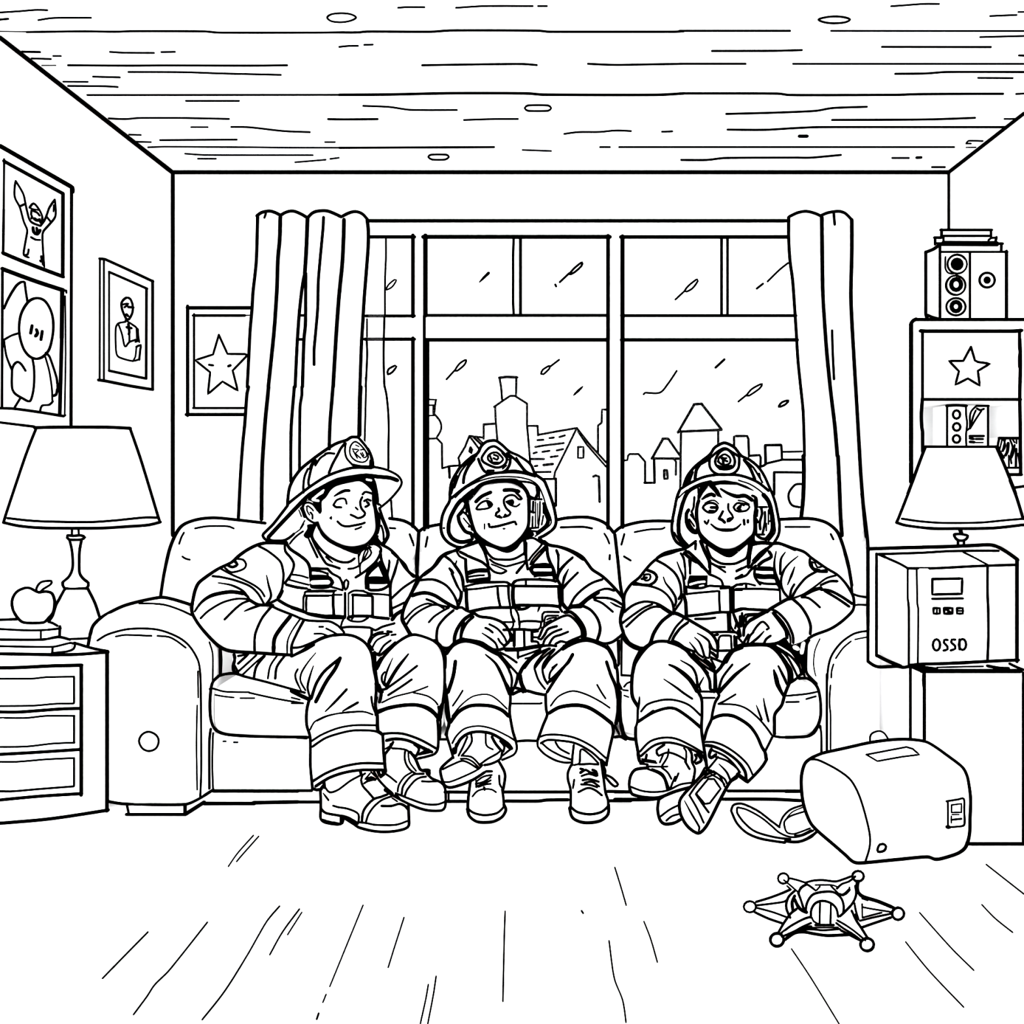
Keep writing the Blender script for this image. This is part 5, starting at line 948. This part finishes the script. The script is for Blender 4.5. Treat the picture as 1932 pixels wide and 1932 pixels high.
draw('c4', '''6.5 165 700 160 800 170 880 190 950 165 1040 195 1150 230 1270; 6.5 170 270 220 190 330 150 480 170 560 210 640 260 720 340; 6.5 720 530 770 620 778 720 770 830 800 1010 832 1110; 8.5 250 345 230 480 180 640; 7.5a 540 280 640 370 720 530 770 660; 4.5 225 770 280 690 320 625
4 220 870 300 770 400 690 480 665 570 665 650 710 745 800; 8.5 200 930 280 830 380 775 480 765 600 775 700 815 760 870; 4.5 220 1130 260 1060 340 990 470 965 600 990 750 1060 830 1110; 5.5 830 1110 840 1180 810 1240 700 1290; 7.5 250 1180 300 1090 380 1035 480 1020 600 1040 750 1130 790 1180; 5 790 1180 700 1250; 5 230 1180 240 1230
5 400 1040 408 1110 370 1180 310 1250; 4.5 540 1030 548 1150 610 1190; 6.5 600 1070 640 1140 690 1200; 5 365 1070 330 1150 280 1250; 5.5 680 1110 720 1160 710 1210; 8 720 1130 780 1180; 7 260 1140 250 1220; 6.5 220 1270 160 1320 110 1375 110 1430 140 1520 190 1555 300 1530 420 1480 530 1410; 4.5 130 1500 200 1500 350 1440 470 1380 510 1340
5 130 1380 210 1340 310 1300 370 1315 460 1370; 4.5 320 1250 400 1260 450 1300 490 1350; 4.5 300 1280 360 1280 420 1310 470 1360; 5 490 1330 560 1280 650 1230 690 1195; 6 530 1340 600 1325 680 1280 700 1210; 6.5 670 1310 715 1390 728 1450 710 1570; 6.5 395 1490 380 1600 370 1700 370 1760
5.5 370 1760 430 1800 530 1820 650 1800 715 1740; 6 700 1570 710 1650 718 1740; 7 365 1760 385 1830 450 1880 530 1890 620 1880 700 1835 735 1770 715 1720; 4.5 415 1640 460 1590 530 1570 600 1575 640 1600; 6l 540 1400 600 1400; 4.5 455 1495 520 1450 600 1435; 4.5 445 1520 520 1500 590 1455; 4.5 455 1545 540 1510 590 1485
4.5 470 1550 540 1525 590 1520; 6 525 1555 530 1575; 5 670 1440 675 1520 690 1550; 5 450 1490 450 1550; 5.5 650 250 750 360 850 470; 5.5 660 280 740 380 790 500 785 610; 6.5 850 470 830 560 790 640; 8.5 860 480 900 400 980 310 1060 250; 9 870 480 885 560 920 630; 7 800 660 880 625 950 630 1020 650 1100 665
6.5 830 600 870 610 900 640; 5 1130 240 1070 300 1010 390 1020 450 1050 530 1110 610; 5.5 1200 230 1100 360 1085 430 1105 510 1135 560; 6.5 1115 660 1120 800 1130 860 1090 960 1040 1100; 7 1130 640 1200 530 1290 400; 7.5a 1380 280 1290 400 1150 540; 5 1150 510 1160 450 1220 375
7 1290 200 1400 150 1480 140 1600 165 1700 210 1760 310 1800 420 1810 550; 7.5 1700 350 1740 470 1790 590 1810 700; 8.5 1815 560 1815 700 1810 850 1790 940; 4.5 1610 570 1650 640 1690 700; 4.5 1165 770 1240 680 1370 630 1500 660 1640 730 1730 790; 8.5 1150 840 1250 785 1400 765 1520 785 1640 855 1750 940
7 1755 950 1765 1020 1730 1180 1700 1330; 5 1060 1070 1120 1050 1250 1050 1400 1080 1560 1160 1690 1270; 5.5 1070 1130 1130 1100 1250 1105 1400 1130 1550 1210 1660 1310; 5 1040 1110 1040 1160 1100 1230 1200 1290 1290 1315 1360 1315; 5 1080 1130 1150 1190 1260 1250 1355 1285; 5 1210 1120 1250 1180 1340 1230
5.5 1385 1150 1370 1290 1370 1340; 5 1390 1340 1440 1320 1455 1190 1540 1240 1620 1320; 5.5 1440 1335 1530 1328 1620 1335; 6 1360 1340 1330 1410 1330 1480 1355 1580 1355 1750; 6.5 1650 1310 1670 1450 1690 1600 1715 1680 1715 1760; 6 1355 1740 1420 1790 1540 1812 1650 1790 1710 1740
7 1345 1750 1370 1840 1450 1885 1550 1892 1650 1870 1715 1810 1720 1720; 6 1450 1375 1490 1385 1450 1410; 6 1450 1415 1500 1385 1540 1410 1610 1420; 5 1460 1445 1530 1425 1600 1445; 6 1565 1385 1600 1400 1610 1440; 5.5 1470 1485 1540 1475 1625 1500; 5 1490 1510 1560 1500 1630 1545; 5 1455 1525 1540 1530 1610 1552
5.5 1430 1600 1520 1560 1590 1580 1655 1630; 5 1390 1480 1378 1560; 5.5 1680 1430 1750 1460 1810 1525 1780 1545 1740 1515 1690 1455; 5 1350 1740 1350 1760; 5.5 1670 1340 1690 1400 1680 1440; 6.5 1650 1290 1700 1340; 8 1810 850 1850 980 1860 1060; 5.5 1780 960 1820 1040''')
# ------------------------------------------------------------------ third person
draw('d1', '''7 400 1660 270 1580 210 1450 210 1300 250 1080 280 940 320 840; 7 370 790 420 660 520 530 640 430 740 350 800 260 860 220 935 190 1010 210 1090 260 1180 370 1300 430 1420 530 1500 650 1560 780 1620 920 1660 1040 1700 1240 1715 1350 1700 1480 1630 1600
6.5 320 840 450 760 650 670 850 635 1000 635 1150 645 1300 690 1430 755 1560 860; 9 300 1450 300 1300 340 1100 390 950 450 860 600 780 750 740; 9 300 1450 340 1540 420 1630; 5 240 1450 320 1570 430 1640; fl 600 790 780 730 950 715 1120 740 1250 790 1350 850 1360 870 1200 812 1120 780 880 775 815 790 860 850 920 970 840 940 800 880 720 795 640 900 560 1040 560 930 590 830
3.5 1140 715 1300 770 1450 870 1550 980 1620 1150 1650 1350 1650 1450 1560 1570; 10 1490 920 1560 1010 1600 1150 1620 1350 1600 1450 1530 1540; 9a 890 835 1000 900 1120 940 1230 930 1325 990; 6.5 560 1040 555 1200 560 1300; 8 440 1130 410 1180 410 1300 440 1380 500 1440 550 1450; 5 470 1200 540 1290 560 1380 530 1420 480 1370 430 1270
4 450 1260 520 1360; 5 520 950 510 1090 490 1140; 5 575 830 580 900; 5 480 1150 510 1230; 7.5 580 1000 555 1100 550 1200 560 1300 590 1450 700 1570 850 1670 950 1700 1080 1685 1220 1600 1340 1490 1370 1400 1370 1200 1385 1100 1370 1000
f 560 1450 600 1480 700 1580 850 1675 950 1695 1080 1680 1220 1600 1340 1490 1370 1480 1380 1560 1500 1560 1640 1590 1450 1600 1350 1625 1290 1600 1180 1690 1050 1790 960 1790 830 1720 700 1630 620 1570; 5 1430 1090 1540 1090; 6 1460 1110 1470 1180 1440 1300 1445 1400; 5.5 1510 1160 1510 1300 1480 1450
4 1560 1130 1560 1330; 4 1530 1320 1530 1420; 4 1590 1130 1600 1250 1580 1290; 6 1380 1250 1415 1300 1385 1310; 5l 1387 1310 1390 1470; 5 1370 1475 1500 1475; 4 1410 1130 1400 1220; 5.5 1330 930 1390 960 1400 1090; 5 1370 960 1395 1020 1390 1100; 6.5 1400 1490 1460 1530 1550 1540
8.5a 630 980 700 930 760 910 800 930; 5.5z 640 1100 680 1050 750 1030 820 1050 848 1100 800 1162 710 1162; 3.5 670 1035 740 1000 810 1000 860 1045; f 740 1078 830 1078 830 1115 740 1112; 4.5 730 1140 800 1145; 5z 1070 1092 1120 1035 1180 1040 1280 1060 1295 1090 1250 1140 1140 1152 1090 1130; 3.5 1135 995 1210 1010 1290 1050
f 1105 1115 1150 1060 1190 1060 1165 1125; 5 1180 1050 1215 1065; 3 1130 1135 1180 1125; 5 997 1045 1000 1130 1050 1200 1065 1240 1010 1290; 6 920 1150 900 1190 865 1250; 7 870 1255 910 1270 945 1305; 6 990 1290 990 1258 1040 1250; 5.5 665 1290 695 1330 720 1275; 6 1215 1270 1222 1335; 6l 1272 1275 1272 1305
8t 755 1330 830 1390 920 1412 1050 1410 1120 1380 1170 1330; 6 735 400 735 520 790 600 900 640 1060 620 1140 540 1150 390; 6z 950 280 1010 300 1070 380 1090 460 1060 530 980 560 880 550 815 480 825 400 880 320; 6 760 385 850 310 950 265 1050 320 1150 385; 5z 900 370 950 350 1020 400 1020 470 950 500 870 470 860 410; 5 900 410 970 405; 5 850 450 900 490; 5 930 430 985 450
5 850 510 930 530 1040 510; 6 920 400 930 500; 4 870 560 980 565; 7.5 600 490 550 570 530 690; 5 500 600 470 680 450 740; 6.5 740 410 660 460 580 500; 7.5 1220 430 1300 540 1370 700; 5 1250 450 1350 540 1450 700; 4.5 1430 620 1450 700 1475 745; 3.5 300 960 360 900 420 850; 6.5 370 790 420 720 460 640
6.5 0 1800 100 1735 250 1695 390 1670 460 1630 540 1570; 6 540 1600 535 1680; 8 610 1570 660 1700 730 1850 735 1932; 6 690 1640 720 1720 760 1800 850 1860 920 1885 1080 1885 1180 1845 1250 1800 1280 1700 1290 1600; 7 1325 1620 1300 1750 1290 1870; 5.5 1350 1620 1450 1600 1600 1610; 6.5 1600 1630 1480 1720 1340 1880 1310 1932
4.5 1520 1670 1420 1750 1350 1840; 6.5 1610 1610 1700 1600 1820 1640 1932 1690; 6.5 1570 1720 1600 1780 1490 1850 1420 1910; 6 400 1700 480 1760 560 1850 630 1932; 5 370 1740 450 1810 550 1870; 5.5 330 1740 370 1800 390 1932; 6 450 1830 460 1932; 5 750 1870 850 1920 950 1932''')
draw('d2', '''6.5 1100 120 1000 145 900 180 740 230 620 320 520 430 430 540 310 640 230 760 210 850 210 1000 175 1100 155 1180 190 1320 240 1420 300 1500 450 1565 520 1560; 6 180 1400 250 1490 350 1560 450 1595; 6 690 290 820 360 950 470 1020 600 1045 740 1040 800 1010 850
7 550 430 650 470 690 530 660 600 580 650; 7.5 370 620 480 645 580 650; 5z 510 500 590 495 590 560 540 585 500 560; 6 470 560 540 540; 6 350 640 500 650 650 680 780 740 880 840 930 950 935 1050; 6 215 1040 330 950 450 900 560 890 700 920 850 1010 930 1070; 5.5 190 1200 350 1080 500 980 620 930
5.5 245 1255 400 1110 520 1020 650 965 770 970; 7 700 930 800 1000 900 1065; 6a 785 530 820 620 900 720 960 820 970 900 950 950; 5.5a 985 310 1020 400 1070 520 1090 650 1090 750; 4.5 1050 200 1090 300 1105 430 1105 560; 6 1180 300 1175 400 1175 480; 5.5 1040 800 1050 870 990 960 950 1020; 8 930 1050 1000 1070 1100 1125 1130 1140
fl 1135 600 1165 505 1432 505 1428 655 1360 690 1200 695 1135 672; 4q 1175 640 1290 608 1385 600; 3q 1315 665 1370 655; 6.5 1150 160 1300 300 1400 420 1450 480; 6 1450 490 1550 530 1630 580 1655 660; 5 1090 170 1180 250 1280 320 1440 470; 6l 1465 300 1465 470; 6.5 1330 20 1400 180 1465 300; 5 1480 330 1600 400 1690 460; 5.5 1850 440 1932 400; 6 1840 550 1880 535 1932 500
5.5 1110 670 1200 690 1350 690 1450 660 1560 665 1750 670; 7l 1110 700 1115 760; 5.5 1120 780 1300 760 1580 735; 8 1080 790 1110 900 1120 1090; 5.5 1600 740 1600 850 1610 1030; 6 1620 700 1700 690 1760 690; 9 1785 690 1775 850 1780 1030; 6.5 1150 1100 1400 1070 1600 1045 1750 1045; 6 1790 690 1850 645 1932 642; 5 1820 720 1932 720; 6.5 1820 1035 1932 1000
5.5 1250 1142 1430 1140 1540 1125; 5l 1745 1060 1755 1320; 5 1800 1060 1830 1150 1860 1230 1900 1300; 5 1850 1200 1830 1280; 7 1130 1140 1300 1240 1450 1330 1520 1400 1570 1500 1580 1600; 5.5 1450 1338 1600 1332 1745 1330; 5.5a 1280 1350 1370 1400 1450 1470 1460 1560; 5.5a 1240 1410 1310 1480 1350 1570 1385 1690
5.5a 1165 1480 1230 1560 1290 1650 1360 1700; 6 920 1460 1000 1490 1100 1560 1240 1620; 6 1460 1500 1500 1580 1560 1610; 5 1385 1690 1450 1710 1465 1560; 8 900 1070 760 1180 650 1340 600 1480 570 1530; 5.5 1070 1150 960 1270 870 1440; 6.5 1140 1195 1030 1280 940 1400 910 1470; 5 1590 1560 1590 1450 1620 1390 1750 1385
5l 1770 1390 1780 1580; 6l 1590 1605 1790 1602; 5l 1820 1390 1820 1540; 5l 1852 1400 1850 1540; 5.5 1580 1600 1575 1690; 7 1500 1640 1570 1700; 5 1480 1700 1560 1740 1660 1780; 5.5 1220 1640 1310 1720 1400 1780 1540 1900; 5 1480 1730 1510 1790 1540 1850; 5 1380 1740 1450 1800 1530 1880; 6 1520 1380 1580 1370
7 340 1932 370 1800 440 1680 520 1580 600 1510 700 1470 850 1470; 6.5 850 1480 1000 1530 1150 1620 1220 1720 1330 1820 1430 1932; 7.5 1540 1932 1620 1850 1700 1700 1780 1620 1932 1560; 5l 1875 1310 1880 1400; 6 1750 1330 1850 1340 1900 1400; 5 1900 1100 1900 1220''')
draw('d3', '''6.5 620 40 700 30 900 100 1050 150 1150 230 1350 370 1500 460 1600 560 1680 680 1720 770 1725 900 1690 970 1550 1100 1400 1195 1200 1270 1110 1320; 6 1130 250 1135 340 1210 410 1360 420; 4.5 1160 290 1200 300 1230 360 1290 350; 5 1270 410 1360 395; 5 1150 290 1180 370 1260 395
6a 675 145 650 300 660 420 710 560 720 650; 6a 800 155 740 250 730 450; 6a 970 210 850 310 770 420 740 560 770 680 840 770; 6t 925 355 890 450 830 595; 5.5 920 590 880 660 860 760; 6 1215 420 1080 500 960 640 890 760; 5 1480 470 1350 510 1200 620 1050 720 930 770; 6 1500 548 1400 550 1280 600
8 1280 640 1180 670 1040 740; 6.5 1280 660 1400 675 1550 750 1700 850; 6 1330 680 1500 780 1660 890; 5.5 1020 765 1110 775 1200 840 1265 900; 8 900 780 830 790 700 860 600 920 550 960; 6.5 900 790 1010 890 1100 1030 1140 1150 1135 1260; 6 620 930 700 970 820 1100 900 1280 905 1380; 4.5 660 980 780 1120 860 1280 870 1390
8 640 980 740 1110 810 1220 820 1310; f 800 1310 860 1390 900 1400 1010 1370 1100 1320 1080 1420 1070 1500 1075 1750 1060 1800 1030 1700 980 1600 900 1500 800 1440 690 1390 780 1340; 8q 925 1440 965 1460; 8q 1045 1390 1020 1510; 7 560 950 400 1040 300 1100 245 1180 235 1280; 5.5 365 1230 430 1140 500 1095 580 1180 550 1200
5.5 290 1380 320 1290 370 1235; 6a 510 1225 430 1310 330 1390; 6 510 1390 540 1330 600 1285; 6 230 1390 300 1270; 7.5 140 1430 250 1400 400 1400 600 1400 700 1380 790 1330; 5 235 1170 240 1050 260 1000 450 990; 5 270 1110 270 1040 300 1015 450 1000; 5 290 1110 330 1060 430 1015; 4.5 550 945 430 990
5 100 980 150 1100 180 1200 200 1290; 5 55 980 60 1150 110 1230; 5.5 215 980 200 1160; 5.5 90 640 150 595 270 580 390 605; 5.5l 270 590 270 650; 5.5 130 655 380 650 550 655 720 665; 5l 50 650 55 950; 8.5l 92 660 92 940; 5 725 670 730 810; 6.5 100 950 200 920 300 925 540 940; 5.5 110 1290 120 1400; 5.5 170 1320 215 1370; 5l 20 960 30 1230
6 400 340 330 400 270 470 130 515; 5.5 140 415 280 345; 5 360 270 450 170 540 105; 7.5 580 150 610 220 500 280 440 330; 6 395 350 385 480 460 590; f 395 370 460 345 600 350 640 370 655 410 410 405; f 395 440 500 452 650 455 690 520 600 520 430 515; 5.5 430 555 520 580 680 585; 5.5 640 370 670 520 700 600; 7 310 50 320 150 300 250 300 360; 6 600 70 500 180 380 300
7.5 0 1640 60 1530 140 1450 250 1415 550 1410 660 1470 750 1580 820 1700 850 1800 850 1932; 5.5 650 1430 800 1540 900 1700 970 1850; 5.5 700 1390 850 1470 950 1600 1020 1800; 5.5 800 1640 880 1770 900 1900; 6 880 1910 990 1830; 5 705 1695 780 1830 820 1932; 8a 645 1750 680 1850 700 1932; 5 1040 1760 1060 1830; 5 690 590 730 640''')
draw('d4', '''8 235 180 180 290 155 450 160 600 210 690; 7 250 170 340 110 450 95 550 120 650 180 700 240 800 340 860 440 870 530; 5.5 210 680 205 830 190 880; 5.5a 225 600 220 660 210 720; 10a 495 310 560 340 680 440 750 550; 7 750 540 790 620 795 750 790 900 810 1050 830 1180 840 1260; 6a 600 270 700 330 740 400 755 510
5.5a 810 425 770 500 780 540; 5.5a 445 440 550 510 630 570 705 620; 5 240 735 300 670 440 630 560 635 680 680 780 770; 7.5 210 830 350 745 480 705 560 715 680 795 780 880; 6 210 830 280 780 350 730; 7 190 880 190 980 210 1100 225 1190; 5 230 1100 320 1010 440 975 560 985 700 1050 800 1110; 6 240 1140 350 1050 450 1020 560 1030 700 1080 800 1140 830 1200
7 210 1120 225 1190 260 1210; 6 390 1130 380 1090 450 1040; 4.5 630 1070 650 1100 650 1190; 5 400 1140 480 1110 560 1130 650 1180; 6 670 1070 700 1120 705 1200 730 1260 720 1340; 5.5 730 1130 745 1160 720 1200; 6.5 750 1120 790 1180 740 1210; 5.5 640 1190 680 1260; 4.5 490 1080 480 1150 430 1230; 4.5 440 1130 410 1200
7 300 1250 190 1265 145 1320 130 1400 135 1440; 5 140 1420 250 1460 360 1470 480 1455 600 1400 710 1385; 7 135 1440 160 1490 280 1520 400 1520 550 1465 690 1425; 5 300 1260 400 1300 450 1350 475 1440; 4.5 340 1260 440 1310 495 1440; 5 430 1250 480 1290 515 1350; 5 580 1300 550 1370; 5 510 1430 520 1400 550 1330
4.5 230 1185 380 1205; 4.5 290 1235 400 1240 480 1237; 4.5 250 1170 370 1190; 5 230 1212 300 1218; 7 720 1330 710 1400; 6 290 1130 280 1180; 5.5l 910 370 905 560; 6.5 930 370 1000 290 1050 210; 5.5 690 210 800 310 905 375; 5.5 820 260 860 290 910 335; 5.5 880 250 930 265 990 290; 5 870 190 930 240; 5 930 560 870 530
7 930 550 950 590 915 650 890 750 880 810 840 900 815 990; 6 915 380 925 545; 7 1050 210 1100 160 1200 125 1400 125 1450 150 1520 230 1580 320 1600 400 1590 480; 8.5a 1230 300 1100 400 950 560; 6 945 545 980 430 1070 310; 5.5 1460 140 1600 230 1680 330 1700 400; 5.5 1490 115 1620 200 1700 300 1720 400; 6 1690 400 1640 450 1590 480
5 1490 325 1540 430 1570 490; 10t 1450 360 1480 480 1540 600; 5.5 1550 270 1610 360 1620 460; 7.5 1590 480 1550 580 1520 680 1460 760 1455 850 1455 940; 5 945 667 1000 640 1100 580; 5 945 667 1100 675 1200 710 1300 790 1380 880 1430 950; 5.5a 1355 615 1370 700 1400 825; 5a 1290 680 1340 810
8 890 800 950 775 1020 768 1100 785 1220 860 1290 950 1340 1060 1370 1110 1380 1170; 6 1440 960 1400 1040 1370 1100; 7 1385 1170 1350 1230 1280 1310 1210 1380; 5 820 1015 900 1015 1000 1050 1120 1130 1210 1220 1255 1310; 7 830 1045 900 1055 1000 1100 1110 1180 1185 1280 1200 1370; 5 890 1090 1000 1140 1080 1210 1140 1290
7 880 1080 860 1130 875 1160 920 1130; 5 840 1270 900 1200 940 1150; 5 920 1150 1030 1190 1130 1280 1060 1360; 9 1120 1310 1200 1370; 5.5a 950 1215 1020 1290 1055 1370; 7 830 1280 750 1360 600 1530 590 1630 620 1720 680 1800 760 1845 820 1800 880 1700 960 1540 1050 1380 1110 1340; 5 680 1500 750 1400 830 1320 870 1295
5lz 740 1485 850 1352 905 1352 965 1440 865 1572 820 1578; 5 900 1280 1000 1350 1020 1390; 4.5 810 1310 900 1290 960 1330 1000 1420; 5 680 1500 750 1620 810 1750; 5a 635 1550 700 1670 770 1790 765 1820; 5.5 740 1490 800 1580 855 1655; 4.5 820 1345 920 1305; 4.5 880 1310 950 1350 1000 1400
7 400 1540 390 1630 410 1720 450 1760 530 1755 600 1720; 6 400 1540 500 1480 650 1440; 5 420 1690 500 1630 580 1590; 5 470 1730 520 1690 590 1670; 5 820 1250 780 1320 740 1380; 7 850 1270 880 1280''')
draw('F', '6.5l 478 1492.5 562 1492.5; 7l 478 1514.5 562 1513')
finish()
sc_ = bpy.context.scene
w = bpy.data.worlds.new('daylight'); sc_.world = w; w.use_nodes = True
w.node_tree.nodes['Background'].inputs['Color'].default_value = (1, 1, 1, 1); w.node_tree.nodes['Background'].inputs['Strength'].default_value = 1.0
fill_sun = bpy.data.lights.new('fill_sun', 'SUN'); fill_sun.energy = 7.5; fill_sun.angle = math.radians(110)  # very wide soft fill, added to brighten the interior through the open front
so = bpy.data.objects.new('fill_sun', fill_sun); sc_.collection.objects.link(so); so.location = (0, -6, 4)
so.rotation_euler = Vector((0.02, 1.0, -.12)).to_track_quat('-Z', 'Y').to_euler()
cam = bpy.data.cameras.new('camera'); co = bpy.data.objects.new('camera', cam); sc_.collection.objects.link(co)
co.location = EYE; co.rotation_euler = (math.pi / 2, 0, 0)
cam.sensor_fit = 'HORIZONTAL'; cam.sensor_width = 36; cam.lens = 36 * FPX / 1932
cam.shift_x = (966 - CX) / 1932; cam.shift_y = (CY - 966) / 1932
cam.clip_start = .05; cam.clip_end = 200
sc_.camera = co
sc_.view_settings.view_transform = 'Standard'; sc_.view_settings.look = 'None'; sc_.view_settings.gamma = 1
sc_.view_settings.use_curve_mapping = False; sc_.view_settings.exposure = 1.8
sc_.cycles.max_bounces = 8; sc_.cycles.diffuse_bounces = 6; sc_.cycles.transparent_max_bounces = 16
sc_.cycles.filter_width = 1.2
